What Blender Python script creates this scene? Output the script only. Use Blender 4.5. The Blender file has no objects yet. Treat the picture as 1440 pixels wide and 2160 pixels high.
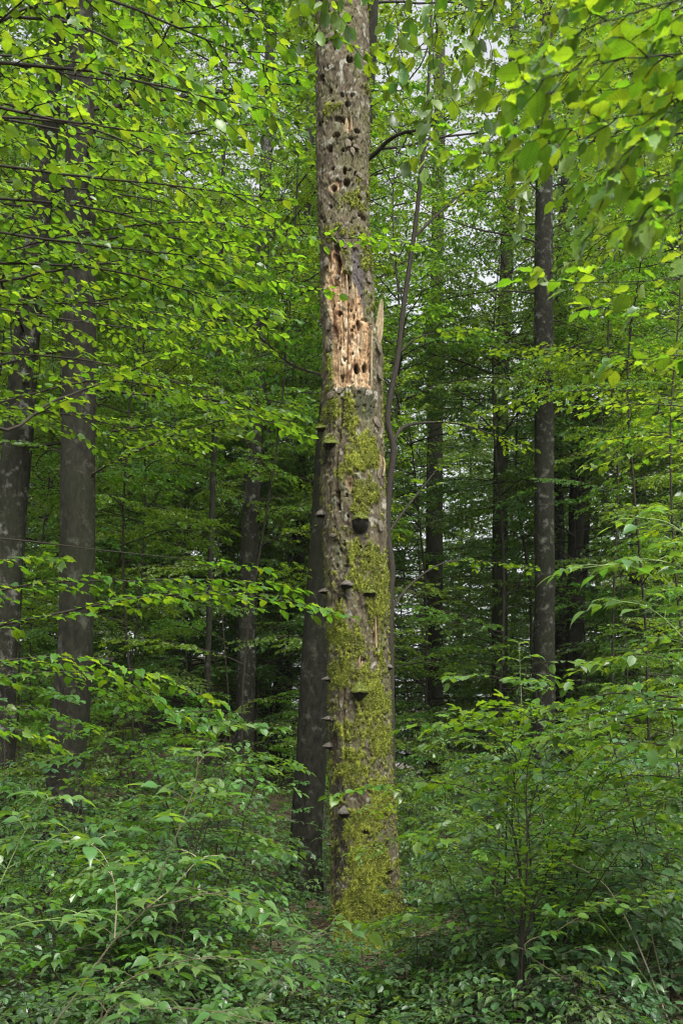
import bpy, math, random
import numpy as np
from mathutils import Matrix, Vector

# ------------------------------------------------------------------ camera, sky, sun, exposure
SC = bpy.context.scene
COL = SC.collection
FPX, HORIZON, CAMZ = 2100.0, 1600.0, 1.7          # photo pixels (1440 x 2160)
cam_d = bpy.data.cameras.new('camera'); cam = bpy.data.objects.new('camera', cam_d); COL.objects.link(cam)
cam.location = (0, 0, CAMZ); cam.rotation_euler = (math.radians(90), 0, 0)
cam_d.sensor_fit = 'VERTICAL'; cam_d.sensor_height = 36; cam_d.sensor_width = 24; cam_d.lens = 35
cam_d.shift_y = (HORIZON - 1080) / 2160
cam_d.clip_start = 0.05; cam_d.clip_end = 2000
cam_d.dof.use_dof = True; cam_d.dof.focus_distance = 8.8; cam_d.dof.aperture_fstop = 5.6
SC.camera = cam

SUN_EL, SUN_AZ = 52.0, 155.0     # azimuth clockwise from +Y (the view direction): behind the camera, to its right
world = bpy.data.worlds.new('World'); SC.world = world; world.use_nodes = True
wn = world.node_tree.nodes; wl = world.node_tree.links; wn.clear()
sky = wn.new('ShaderNodeTexSky'); sky.sky_type = 'NISHITA'; sky.sun_disc = False
sky.sun_elevation = math.radians(SUN_EL); sky.sun_rotation = math.radians(SUN_AZ)
sky.dust_density = 6.0; sky.air_density = 1.0; sky.ozone_density = 1.0
hs = wn.new('ShaderNodeHueSaturation'); hs.inputs['Saturation'].default_value = 0.18
bg = wn.new('ShaderNodeBackground'); bg.inputs['Strength'].default_value = 0.15
wo = wn.new('ShaderNodeOutputWorld')
wl.new(sky.outputs[0], hs.inputs['Color']); wl.new(hs.outputs[0], bg.inputs[0]); wl.new(bg.outputs[0], wo.inputs[0])

sun_d = bpy.data.lights.new('sun', 'SUN'); sun_d.energy = 1.5; sun_d.angle = math.radians(18); sun_d.color = (1.0, 0.95, 0.86)
sun = bpy.data.objects.new('sun', sun_d); COL.objects.link(sun)
az, el = math.radians(SUN_AZ), math.radians(SUN_EL)
sdir = Vector((math.sin(az) * math.cos(el), math.cos(az) * math.cos(el), math.sin(el)))
sun.rotation_euler = sdir.to_track_quat('Z', 'Y').to_euler(); sun.location = sdir * 40

vs = SC.view_settings
vs.view_transform = 'Standard'; vs.look = 'None'; vs.exposure = 1.28; vs.gamma = 1.0; vs.use_curve_mapping = False
SC.render.engine = 'CYCLES'
cy = SC.cycles
cy.max_bounces = 5; cy.diffuse_bounces = 4; cy.glossy_bounces = 2; cy.transmission_bounces = 4; cy.transparent_max_bounces = 4
cy.caustics_reflective = False; cy.caustics_refractive = False; cy.sample_clamp_indirect = 6.0
cy.use_denoising = True
try:
    cy.denoiser = 'OPENIMAGEDENOISE'; cy.denoising_input_passes = 'RGB_ALBEDO_NORMAL'; cy.denoising_prefilter = 'ACCURATE'
except Exception:
    pass
cy.use_adaptive_sampling = False
cy.filter_width = 1.2

RS = np.random.default_rng(7)
R = random.Random(11)

# ------------------------------------------------------------------ helpers
def W(px, py, D):
    """photo pixel at depth D -> world point"""
    return np.array([(px - 720) / FPX * D, D, CAMZ + (HORIZON - py) / FPX * D])

def PX(p):
    d = max(p[1], 0.3)
    return 720 + p[0] / d * FPX, HORIZON - (p[2] - CAMZ) / d * FPX

def _hash(ix, iy, iz, seed):
    h = (ix * 374761393 + iy * 668265263 + iz * 2147483647 + seed * 974711) & 0xFFFFFFFF
    h = ((h ^ (h >> 13)) * 1274126177) & 0xFFFFFFFF
    h = ((h ^ (h >> 16)) * 2246822519) & 0xFFFFFFFF
    return ((h ^ (h >> 15)) & 0xFFFFFF) / float(0xFFFFFF)

def vnoise(P, seed=0):
    P = np.asarray(P, float); i = np.floor(P).astype(np.int64); f = P - i; f = f * f * (3 - 2 * f)
    out = 0
    for dx in (0, 1):
        wx = f[..., 0] if dx else 1 - f[..., 0]
        for dy in (0, 1):
            wy = f[..., 1] if dy else 1 - f[..., 1]
            for dz in (0, 1):
                wz = f[..., 2] if dz else 1 - f[..., 2]
                out = out + wx * wy * wz * _hash(i[..., 0] + dx, i[..., 1] + dy, i[..., 2] + dz, seed)
    return out * 2 - 1

def fbm(P, seed=0, octv=4, gain=0.5):
    a, s, t = 1.0, 0.0, 0.0
    P = np.asarray(P, float)
    for k in range(octv):
        s = s + a * vnoise(P * 2 ** k, seed + k * 17); t += a; a *= gain
    return s / t

def sstep(a, b, x):
    t = np.clip((x - a) / (b - a), 0, 1); return t * t * (3 - 2 * t)

def ground_h(x, y):
    x = np.asarray(x, float); y = np.asarray(y, float)
    left = sstep(1.5, -7, x); right = sstep(2, 14, x)
    h = left * 0.17 * np.clip(y - 13, 0, 45) - right * 0.05 * np.clip(y - 12, 0, 60)
    h = h + 0.02 * np.clip(y - 14, 0, 40) * (1 - left) * (1 - right)
    h = h - 0.25 * sstep(7, 2, y) * 0.4
    P = np.stack([x * 0.35, y * 0.35, x * 0], -1)
    h = h + 0.14 * fbm(P, 3, 3) * sstep(0, 3, np.abs(y - 9) + np.abs(x)) * 1.0
    return h

def gh(x, y): return float(ground_h(np.array([x]), np.array([y]))[0])

def mesh_np(name, V, faces_list, mats, smooth=False, face_mat=None):
    """faces_list: list of (k,n) int arrays"""
    me = bpy.data.meshes.new(name)
    V = np.asarray(V, np.float32)
    me.vertices.add(len(V)); me.vertices.foreach_set('co', V.ravel())
    loops = np.concatenate([f.ravel() for f in faces_list]).astype(np.int32)
    sizes = np.concatenate([np.full(len(f), f.shape[1], np.int32) for f in faces_list])
    starts = np.concatenate([[0], np.cumsum(sizes)[:-1]]).astype(np.int32)
    me.loops.add(len(loops)); me.loops.foreach_set('vertex_index', loops)
    me.polygons.add(len(sizes)); me.polygons.foreach_set('loop_start', starts)
    try: me.polygons.foreach_set('loop_total', sizes)
    except Exception: pass
    for m in mats: me.materials.append(m)
    if face_mat is not None: me.polygons.foreach_set('material_index', np.asarray(face_mat, np.int32))
    me.polygons.foreach_set('use_smooth', np.full(len(sizes), smooth, bool))
    me.update(calc_edges=True)
    return me

def obj(name, me, parent=None, loc=None, mat=None):
    o = bpy.data.objects.new(name, me); COL.objects.link(o)
    if parent is not None: o.parent = parent
    if loc is not None: o.location = loc
    if mat is not None: o.matrix_basis = mat
    return o

def thing(name, label, cat, loc, group=None):
    o = bpy.data.objects.new(name, None); COL.objects.link(o); o.location = loc
    o.empty_display_size = 0.2
    o['label'] = label; o['category'] = cat
    if group: o['group'] = group
    return o

# ------------------------------------------------------------------ materials
def new_mat(name):
    m = bpy.data.materials.new(name); m.use_nodes = True
    nt = m.node_tree; nt.nodes.clear()
    out = nt.nodes.new('ShaderNodeOutputMaterial')
    return m, nt, out

def ramp(nt, stops):
    r = nt.nodes.new('ShaderNodeValToRGB'); cr = r.color_ramp
    cr.elements[0].position, cr.elements[0].color = stops[0][0], (*stops[0][1], 1)
    cr.elements[1].position, cr.elements[1].color = stops[-1][0], (*stops[-1][1], 1)
    for p, c in stops[1:-1]:
        e = cr.elements.new(p); e.color = (*c, 1)
    return r

def leaf_mat(name, refl, trans, rough=0.38, spec=0.5, var=0.35, hue=(0.475, 0.52), veins=False):
    m, nt, out = new_mat(name); N, L = nt.nodes, nt.links
    geo = N.new('ShaderNodeNewGeometry'); oi = N.new('ShaderNodeObjectInfo')
    add = N.new('ShaderNodeMath'); add.operation = 'ADD'; L.new(geo.outputs['Random Per Island'], add.inputs[0]); L.new(oi.outputs['Random'], add.inputs[1])
    fr = N.new('ShaderNodeMath'); fr.operation = 'FRACT'; L.new(add.outputs[0], fr.inputs[0])
    mr = N.new('ShaderNodeMapRange'); mr.inputs['To Min'].default_value = 1 - var; mr.inputs['To Max'].default_value = 1 + var
    L.new(fr.outputs[0], mr.inputs['Value'])
    mh = N.new('ShaderNodeMapRange'); mh.inputs['To Min'].default_value = hue[0]; mh.inputs['To Max'].default_value = hue[1]
    L.new(oi.outputs['Random'], mh.inputs['Value'])
    # fine vein mottling over the blade
    tc = N.new('ShaderNodeTexCoord'); nz = N.new('ShaderNodeTexNoise'); nz.inputs['Scale'].default_value = 4 if veins else 60; nz.inputs['Detail'].default_value = 3
    L.new(tc.outputs['Object'], nz.inputs['Vector'])
    mv = N.new('ShaderNodeMapRange'); mv.inputs['To Min'].default_value = 0.82; mv.inputs['To Max'].default_value = 1.18; L.new(nz.outputs['Fac'], mv.inputs['Value'])
    mul = N.new('ShaderNodeMath'); mul.operation = 'MULTIPLY'; L.new(mr.outputs[0], mul.inputs[0]); L.new(mv.outputs[0], mul.inputs[1])
    if veins:       # side veins running forward from the midrib (x along the blade, y across it)
        sx = N.new('ShaderNodeSeparateXYZ'); L.new(tc.outputs['Object'], sx.inputs[0])
        ab = N.new('ShaderNodeMath'); ab.operation = 'ABSOLUTE'; L.new(sx.outputs['Y'], ab.inputs[0])
        k1 = N.new('ShaderNodeMath'); k1.operation = 'MULTIPLY_ADD'; k1.inputs[1].default_value = -0.75; L.new(ab.outputs[0], k1.inputs[0]); L.new(sx.outputs['X'], k1.inputs[2])
        k2 = N.new('ShaderNodeMath'); k2.operation = 'MULTIPLY'; k2.inputs[1].default_value = 56; L.new(k1.outputs[0], k2.inputs[0])
        k3 = N.new('ShaderNodeMath'); k3.operation = 'SINE'; L.new(k2.outputs[0], k3.inputs[0])
        k4 = N.new('ShaderNodeMapRange'); k4.inputs['From Min'].default_value = .2; k4.inputs['To Min'].default_value = 1.06; k4.inputs['To Max'].default_value = .78; L.new(k3.outputs[0], k4.inputs['Value'])
        k5 = N.new('ShaderNodeMapRange'); k5.inputs['From Max'].default_value = .03; k5.inputs['To Min'].default_value = .7; k5.inputs['To Max'].default_value = 1; L.new(ab.outputs[0], k5.inputs['Value'])
        k6 = N.new('ShaderNodeMath'); k6.operation = 'MULTIPLY'; L.new(k4.outputs[0], k6.inputs[0]); L.new(k5.outputs[0], k6.inputs[1])
        m0 = mul; mul = N.new('ShaderNodeMath'); mul.operation = 'MULTIPLY'; L.new(m0.outputs[0], mul.inputs[0]); L.new(k6.outputs[0], mul.inputs[1])
    def col(c):
        h = N.new('ShaderNodeHueSaturation'); h.inputs['Color'].default_value = (*c, 1)
        L.new(mh.outputs[0], h.inputs['Hue']); L.new(mul.outputs[0], h.inputs['Value'])
        return h
    c1, c2 = col(refl), col(trans)
    p = N.new('ShaderNodeBsdfPrincipled'); p.inputs['Roughness'].default_value = rough; p.inputs['Specular IOR Level'].default_value = spec
    L.new(c1.outputs[0], p.inputs['Base Color'])
    t = N.new('ShaderNodeBsdfTranslucent'); L.new(c2.outputs[0], t.inputs['Color'])
    a = N.new('ShaderNodeAddShader'); L.new(p.outputs[0], a.inputs[0]); L.new(t.outputs[0], a.inputs[1])
    L.new(a.outputs[0], out.inputs['Surface'])
    return m

M = {}
M['beech'] = leaf_mat('beech_leaf', (0.036, 0.083, 0.011), (0.116, 0.208, 0.006), rough=.36, spec=.45)
M['beech_single'] = leaf_mat('beech_leaf_veined', (0.036, 0.083, 0.011), (0.116, 0.208, 0.006), rough=.40, spec=.42, veins=True, var=.45, hue=(.468, .522))
M['beech_far'] = leaf_mat('beech_leaf_far', (0.031, 0.072, 0.011), (0.086, 0.162, 0.006), rough=0.40, spec=.42)
M['elder'] = leaf_mat('elder_leaf', (0.045, 0.095, 0.026), (0.085, 0.165, 0.010), rough=0.36, spec=0.55)
M['under'] = leaf_mat('undergrowth_leaf', (0.038, 0.080, 0.031), (0.046, 0.098, 0.014), rough=0.42, spec=0.5, var=.5, hue=(.455, .525))

def bark_mat(name, dark, mid, lichen, algae, lich=0.62):
    m, nt, out = new_mat(name); N, L = nt.nodes, nt.links
    tc = N.new('ShaderNodeTexCoord'); mp = N.new('ShaderNodeMapping'); mp.inputs['Scale'].default_value = (1, 1, 0.45)
    L.new(tc.outputs['Object'], mp.inputs['Vector'])
    n1 = N.new('ShaderNodeTexNoise'); n1.inputs['Scale'].default_value = 22; n1.inputs['Detail'].default_value = 6; n1.inputs['Roughness'].default_value = 0.65
    L.new(mp.outputs[0], n1.inputs['Vector'])
    r1 = ramp(nt, [(0.36, dark), (0.64, mid)]); L.new(n1.outputs['Fac'], r1.inputs[0])
    n2 = N.new('ShaderNodeTexNoise'); n2.inputs['Scale'].default_value = 5.5; n2.inputs['Detail'].default_value = 9; n2.inputs['Roughness'].default_value = 0.72
    L.new(tc.outputs['Object'], n2.inputs['Vector'])
    r2 = ramp(nt, [(lich - 0.05, (0, 0, 0)), (lich + 0.08, (1, 1, 1))]); L.new(n2.outputs['Fac'], r2.inputs[0])
    mx = N.new('ShaderNodeMixRGB'); mx.inputs[2].default_value = (*lichen, 1); L.new(r2.outputs[0], mx.inputs[0]); L.new(r1.outputs[0], mx.inputs[1])
    n3 = N.new('ShaderNodeTexNoise'); n3.inputs['Scale'].default_value = 1.3; n3.inputs['Detail'].default_value = 6
    L.new(mp.outputs[0], n3.inputs['Vector'])
    r3 = ramp(nt, [(0.45, (0, 0, 0)), (0.75, (0.8, 0.8, 0.8))]); L.new(n3.outputs['Fac'], r3.inputs[0])
    m2 = N.new('ShaderNodeMixRGB'); m2.inputs[2].default_value = (*algae, 1); L.new(r3.outputs[0], m2.inputs[0]); L.new(mx.outputs[0], m2.inputs[1])
    p = N.new('ShaderNodeBsdfPrincipled'); p.inputs['Roughness'].default_value = 0.9; p.inputs['Specular IOR Level'].default_value = 0.2
    L.new(m2.outputs[0], p.inputs['Base Color'])
    b = N.new('ShaderNodeBump'); b.inputs['Strength'].default_value = 0.7; b.inputs['Distance'].default_value = 0.02
    L.new(n1.outputs['Fac'], b.inputs['Height']); L.new(b.outputs[0], p.inputs['Normal'])
    L.new(p.outputs[0], out.inputs['Surface'])
    return m

M['bark'] = bark_mat('beech_bark', (0.0065, 0.0066, 0.0045), (0.0255, 0.0245, 0.0165), (0.085, 0.088, 0.07), (0.016, 0.021, 0.008), lich=.60)  # live bark tones darkened to stand in for shade from the canopy
M['bark_pale'] = bark_mat('lichened_bark', (0.0072, 0.0073, 0.005), (0.027, 0.026, 0.018), (0.17, 0.175, 0.15), (0.017, 0.022, 0.009), lich=0.585)
M['bark_green'] = bark_mat('mossy_bark', (0.018, 0.019, 0.012), (0.046, 0.046, 0.028), (0.14, 0.145, 0.11), (0.032, 0.042, 0.014), lich=0.66)

def plain(name, c1, c2, scale=30, rough=0.8, bump=0.3, dist=0.005, spec=0.3):
    m, nt, out = new_mat(name); N, L = nt.nodes, nt.links
    tc = N.new('ShaderNodeTexCoord'); n = N.new('ShaderNodeTexNoise'); n.inputs['Scale'].default_value = scale; n.inputs['Detail'].default_value = 6; n.inputs['Roughness'].default_value = 0.65
    L.new(tc.outputs['Object'], n.inputs['Vector'])
    r = ramp(nt, [(0.3, c1), (0.72, c2)]); L.new(n.outputs['Fac'], r.inputs[0])
    p = N.new('ShaderNodeBsdfPrincipled'); p.inputs['Roughness'].default_value = rough; p.inputs['Specular IOR Level'].default_value = spec
    L.new(r.outputs[0], p.inputs['Base Color'])
    b = N.new('ShaderNodeBump'); b.inputs['Strength'].default_value = bump; b.inputs['Distance'].default_value = dist
    L.new(n.outputs['Fac'], b.inputs['Height']); L.new(b.outputs[0], p.inputs['Normal']); L.new(p.outputs[0], out.inputs['Surface'])
    return m

M['twig'] = plain('twig_bark', (0.014, 0.012, 0.008), (0.036, 0.030, 0.020), 40)
M['elder_stem'] = plain('elder_stem', (0.06, 0.055, 0.032), (0.15, 0.14, 0.08), 50)
M['green_stem'] = plain('green_stem', (0.10, 0.16, 0.05), (0.20, 0.27, 0.10), 50)
M['pale_stem'] = plain('pale_stem', (0.22, 0.20, 0.13), (0.42, 0.38, 0.28), 50)
M['conk'] = plain('conk_crust', (0.03, 0.027, 0.022), (0.15, 0.135, 0.11), 38, 0.85, 1.0, 0.012)
M['conk_moss'] = plain('conk_moss_crust', (0.055, 0.07, 0.018), (0.17, 0.20, 0.035), 60, 0.95, 1.0, 0.01)
M['pore'] = plain('conk_pores', (0.008, 0.007, 0.005), (0.026, 0.021, 0.016), 60, 0.95, 0.6, 0.006)  # pore brown darkened further to carry the shadow beneath the caps
M['splint'] = plain('splinter_wood', (0.14, 0.105, 0.06), (0.34, 0.27, 0.16), 35, 0.8, 0.7, 0.01)
M['flake'] = plain('bark_flake', (0.06, 0.05, 0.035), (0.17, 0.145, 0.105), 30, 0.9, 0.9, 0.01)
M['litter'] = plain('litter_leaf', (0.07, 0.045, 0.028), (0.20, 0.135, 0.085), 9, 0.75, 0.1)

def moss_mat():
    m, nt, out = new_mat('moss'); N, L = nt.nodes, nt.links
    geo = N.new('ShaderNodeNewGeometry')
    tc = N.new('ShaderNodeTexCoord'); n = N.new('ShaderNodeTexNoise'); n.inputs['Scale'].default_value = 5; n.inputs['Detail'].default_value = 5
    L.new(tc.outputs['Object'], n.inputs['Vector'])
    a = N.new('ShaderNodeMath'); a.operation = 'MULTIPLY_ADD'; a.inputs[1].default_value = 0.55; L.new(geo.outputs['Random Per Island'], a.inputs[0])
    s = N.new('ShaderNodeMath'); s.operation = 'MULTIPLY'; s.inputs[1].default_value = 0.62; L.new(n.outputs['Fac'], s.inputs[0]); L.new(s.outputs[0], a.inputs[2])
    r = ramp(nt, [(0.2, (0.045, 0.055, 0.012)), (0.5, (0.125, 0.155, 0.024)), (0.85, (0.27, 0.32, 0.045))]); L.new(a.outputs[0], r.inputs[0])
    p = N.new('ShaderNodeBsdfPrincipled'); p.inputs['Roughness'].default_value = 0.95; p.inputs['Specular IOR Level'].default_value = 0.1
    L.new(r.outputs[0], p.inputs['Base Color'])
    t = N.new('ShaderNodeBsdfTranslucent'); L.new(r.outputs[0], t.inputs['Color'])
    mx = N.new('ShaderNodeMixShader'); mx.inputs[0].default_value = 0.3; L.new(p.outputs[0], mx.inputs[1]); L.new(t.outputs[0], mx.inputs[2])
    L.new(mx.outputs[0], out.inputs['Surface'])
    return m
M['moss'] = moss_mat()

def dead_mat():
    m, nt, out = new_mat('dead_trunk'); N, L = nt.nodes, nt.links
    at = N.new('ShaderNodeAttribute'); at.attribute_name = 'albedo'
    tc = N.new('ShaderNodeTexCoord'); mp = N.new('ShaderNodeMapping'); mp.inputs['Scale'].default_value = (1, 1, 0.5); L.new(tc.outputs['Object'], mp.inputs['Vector'])
    n = N.new('ShaderNodeTexNoise'); n.inputs['Scale'].default_value = 75; n.inputs['Detail'].default_value = 6; n.inputs['Roughness'].default_value = 0.7; L.new(mp.outputs[0], n.inputs['Vector'])
    mr = N.new('ShaderNodeMapRange'); mr.inputs['From Min'].default_value = 0.3; mr.inputs['From Max'].default_value = 0.7; mr.inputs['To Min'].default_value = 0.32; mr.inputs['To Max'].default_value = 1.6
    L.new(n.outputs['Fac'], mr.inputs['Value'])
    mu = N.new('ShaderNodeVectorMath'); mu.operation = 'SCALE'; L.new(at.outputs['Color'], mu.inputs[0]); L.new(mr.outputs[0], mu.inputs['Scale'])
    p = N.new('ShaderNodeBsdfPrincipled'); p.inputs['Roughness'].default_value = 0.9; p.inputs['Specular IOR Level'].default_value = 0.2
    L.new(mu.outputs[0], p.inputs['Base Color'])
    b = N.new('ShaderNodeBump'); b.inputs['Strength'].default_value = 0.6; b.inputs['Distance'].default_value = 0.012; L.new(n.outputs['Fac'], b.inputs['Height']); L.new(b.outputs[0], p.inputs['Normal'])
    L.new(p.outputs[0], out.inputs['Surface'])
    return m
M['dead'] = dead_mat()

def ground_mat():
    m, nt, out = new_mat('forest_floor'); N, L = nt.nodes, nt.links
    tc = N.new('ShaderNodeTexCoord')
    v = N.new('ShaderNodeTexVoronoi'); v.inputs['Scale'].default_value = 14; L.new(tc.outputs['Object'], v.inputs['Vector'])
    n = N.new('ShaderNodeTexNoise'); n.inputs['Scale'].default_value = 6; n.inputs['Detail'].default_value = 8; L.new(tc.outputs['Object'], n.inputs['Vector'])
    mx = N.new('ShaderNodeMixRGB'); mx.inputs[0].default_value = 0.5; L.new(v.outputs['Color'], mx.inputs[1]); L.new(n.outputs['Color'], mx.inputs[2])
    r = ramp(nt, [(0.25, (0.035, 0.024, 0.015)), (0.55, (0.09, 0.062, 0.038)), (0.8, (0.17, 0.12, 0.075))]); L.new(mx.outputs[0], r.inputs[0])
    n2 = N.new('ShaderNodeTexNoise'); n2.inputs['Scale'].default_value = 0.7; n2.inputs['Detail'].default_value = 7; L.new(tc.outputs['Object'], n2.inputs['Vector'])
    r2 = ramp(nt, [(0.48, (0, 0, 0)), (0.62, (0.8, 0.8, 0.8))]); L.new(n2.outputs['Fac'], r2.inputs[0])
    m2 = N.new('ShaderNodeMixRGB'); m2.inputs[2].default_value = (0.045, 0.07, 0.02, 1); L.new(r2.outputs[0], m2.inputs[0]); L.new(r.outputs[0], m2.inputs[1])
    p = N.new('ShaderNodeBsdfPrincipled'); p.inputs['Roughness'].default_value = 0.95; L.new(m2.outputs[0], p.inputs['Base Color'])
    b = N.new('ShaderNodeBump'); b.inputs['Strength'].default_value = 0.9; b.inputs['Distance'].default_value = 0.05; L.new(v.outputs['Distance'], b.inputs['Height']); L.new(b.outputs[0], p.inputs['Normal'])
    L.new(p.outputs[0], out.inputs['Surface'])
    return m
M['ground'] = ground_mat()

# ------------------------------------------------------------------ ground sheet
def build_ground():
    xs = np.concatenate([-np.geomspace(600, 32, 12), np.linspace(-30, 30, 121), np.geomspace(32, 600, 12)])
    ys = np.concatenate([-np.geomspace(300, 6, 8), np.linspace(-4, 62, 133), np.geomspace(66, 900, 14)])
    X, Y = np.meshgrid(xs, ys); Z = ground_h(X, Y)
    V = np.stack([X, Y, Z], -1).reshape(-1, 3); nx = len(xs); ny = len(ys)
    i = (np.arange(ny - 1)[:, None] * nx + np.arange(nx - 1)[None]).ravel()
    F = np.stack([i, i + 1, i + nx + 1, i + nx], -1)
    g = obj('ground', mesh_np('ground', V, [F], [M['ground']], True)); g['kind'] = 'structure'
build_ground()

# ------------------------------------------------------------------ tubes and leaves in arrays
def tube(pts, rad, n=5, cap=True):
    pts = np.asarray(pts, float); k = len(pts); rad = np.broadcast_to(np.asarray(rad, float), (k,))
    T = np.gradient(pts, axis=0); T /= np.linalg.norm(T, axis=1, keepdims=True) + 1e-9
    ref = np.where(np.abs(T[:, 2:3]) > 0.9, np.array([[1.0, 0, 0]]), np.array([[0, 0, 1.0]]))
    A = np.cross(T, ref); A /= np.linalg.norm(A, axis=1, keepdims=True) + 1e-9
    for j in range(1, k):
        if np.dot(A[j], A[j - 1]) < 0: A[j] = -A[j]
    B = np.cross(T, A)
    th = np.linspace(0, 2 * math.pi, n, endpoint=False)
    V = pts[:, None] + rad[:, None, None] * (np.cos(th)[None, :, None] * A[:, None] + np.sin(th)[None, :, None] * B[:, None])
    idx = np.arange(k * n).reshape(k, n); nx = np.roll(idx, -1, 1)
    F = np.stack([idx[:-1], nx[:-1], nx[1:], idx[1:]], -1).reshape(-1, 4)
    return V.reshape(-1, 3), F

def smooth_path(P, n):
    P = np.asarray(P, float)
    if len(P) < 3:
        t = np.linspace(0, 1, n)[:, None]; return P[0] * (1 - t) + P[-1] * t
    Q = np.vstack([2 * P[0] - P[1], P, 2 * P[-1] - P[-2]])
    out = []
    seg = len(P) - 1
    for s in np.linspace(0, seg - 1e-6, n):
        i = int(s); t = s - i; p0, p1, p2, p3 = Q[i], Q[i + 1], Q[i + 2], Q[i + 3]
        out.append(0.5 * ((2 * p1) + (-p0 + p2) * t + (2 * p0 - 5 * p1 + 4 * p2 - p3) * t * t + (-p0 + 3 * p1 - 3 * p2 + p3) * t ** 3))
    return np.array(out)

class Mesh:
    def __init__(s): s.V = []; s.F = {}; s.n = 0
    def add(s, V, F, mat=0):
        s.F.setdefault((F.shape[1], mat), []).append(F + s.n); s.V.append(V); s.n += len(V)
    def tube(s, pts, rad, n=5, mat=0):
        V, F = tube(pts, rad, n); s.add(V, F, mat)
    def make(s, name, mats, smooth=False):
        fl, fm = [], []
        for (k, m), fs in s.F.items():
            f = np.concatenate(fs); fl.append(f); fm += [m] * len(f)
        return mesh_np(name, np.concatenate(s.V), fl, mats, smooth, fm)

def leaf_template(kind, rng=None):
    """x along the blade (0..1), y across, z up"""
    if kind == 0:       # ovate with midrib fold and droop
        st = [(0.07, 0.12), (0.20, 0.25), (0.36, 0.315), (0.52, 0.325), (0.68, 0.26), (0.82, 0.15), (0.92, 0.06)]
        V = [(0, 0, 0)]; F3 = []; F4 = []
        for k, (t, w) in enumerate(st):
            z = -0.14 * t * t; wv = .028 * (-1) ** k
            V += [(t - .02, -w, z + 0.20 * w + wv), (t, 0, z), (t - .02, w, z + 0.20 * w - wv)]
        V.append((1.0, 0, -0.19)); tip = len(V) - 1
        F3 += [(0, 1, 2), (0, 2, 3)]
        for i in range(len(st) - 1):
            a = 1 + i * 3; b = a + 3
            F4 += [(a, b, b + 1, a + 1), (a + 1, b + 1, b + 2, a + 2)]
        a = 1 + (len(st) - 1) * 3
        F3 += [(a, tip, a + 1), (a + 1, tip, a + 2)]
        return np.array(V, float), np.array(F3), np.array(F4)
    if kind == 3:       # elder leaflet: narrower, long drooping point
        st = [(0.08, 0.12), (0.25, 0.235), (0.45, 0.245), (0.65, 0.155), (0.82, 0.06)]
        V = [(0, 0, 0)]; F3 = []; F4 = []
        for t, w in st:
            z = -0.22 * t ** 2.2
            V += [(t - 0.08 * t * t, -w, z + 0.30 * w), (t - 0.08 * t * t, 0, z), (t - 0.08 * t * t, w, z + 0.30 * w)]
        V.append((0.95, 0, -0.30)); tip = len(V) - 1
        F3 += [(0, 1, 2), (0, 2, 3)]
        for i in range(len(st) - 1):
            a = 1 + i * 3; b = a + 3
            F4 += [(a, b, b + 1, a + 1), (a + 1, b + 1, b + 2, a + 2)]
        a = 1 + (len(st) - 1) * 3
        F3 += [(a, tip, a + 1), (a + 1, tip, a + 2)]
        return np.array(V, float), np.array(F3), np.array(F4)
    if kind == 1:       # six-point blade, folded
        V = [(0, 0, 0), (0.26, -0.33, 0.07), (0.70, -0.30, 0.02), (1, 0, -0.13), (0.70, 0.30, 0.02), (0.26, 0.33, 0.07)]
        return np.array(V, float), np.zeros((0, 3), int), np.array([(0, 1, 2, 3), (0, 3, 4, 5)])
    V = [(0, 0, 0), (0.45, -0.34, 0.06), (1, 0, -0.1), (0.45, 0.34, 0.06)]
    return np.array(V, float), np.array([(0, 1, 2), (0, 2, 3)]), np.zeros((0, 4), int)
TPL = {k: leaf_template(k) for k in (0, 1, 2, 3)}

def frames_mesh(mesh, frames, kind, mat=0):
    """frames: list of (pos, dir, nrm, size)"""
    if not frames: return
    P = np.array([f[0] for f in frames]); D = np.array([f[1] for f in frames]); N = np.array([f[2] for f in frames]); S = np.array([f[3] for f in frames])
    D /= np.linalg.norm(D, axis=1, keepdims=True); Sd = np.cross(N, D); Sd /= np.linalg.norm(Sd, axis=1, keepdims=True) + 1e-9; N = np.cross(D, Sd)
    T, F3, F4 = TPL[kind]; k = len(T)
    V = P[:, None] + S[:, None, None] * (T[None, :, 0:1] * D[:, None] + T[None, :, 1:2] * Sd[:, None] + T[None, :, 2:3] * N[:, None])
    off = (np.arange(len(P)) * k)[:, None, None]
    base = mesh.n; mesh.V.append(V.reshape(-1, 3)); mesh.n += len(P) * k
    if len(F3): mesh.F.setdefault((3, mat), []).append((F3[None] + off).reshape(-1, 3) + base)
    if len(F4): mesh.F.setdefault((4, mat), []).append((F4[None] + off).reshape(-1, 4) + base)

def frame_matrix(f):
    p, d, n, s = f
    d = d / np.linalg.norm(d); sd = np.cross(n, d); sd /= np.linalg.norm(sd) + 1e-9; n = np.cross(d, sd)
    m = Matrix.Identity(4)
    for i in range(3):
        m[i][0], m[i][1], m[i][2], m[i][3] = d[i] * s, sd[i] * s, n[i] * s, p[i]
    return m

def unit(v): return v / (np.linalg.norm(v) + 1e-9)

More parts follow.
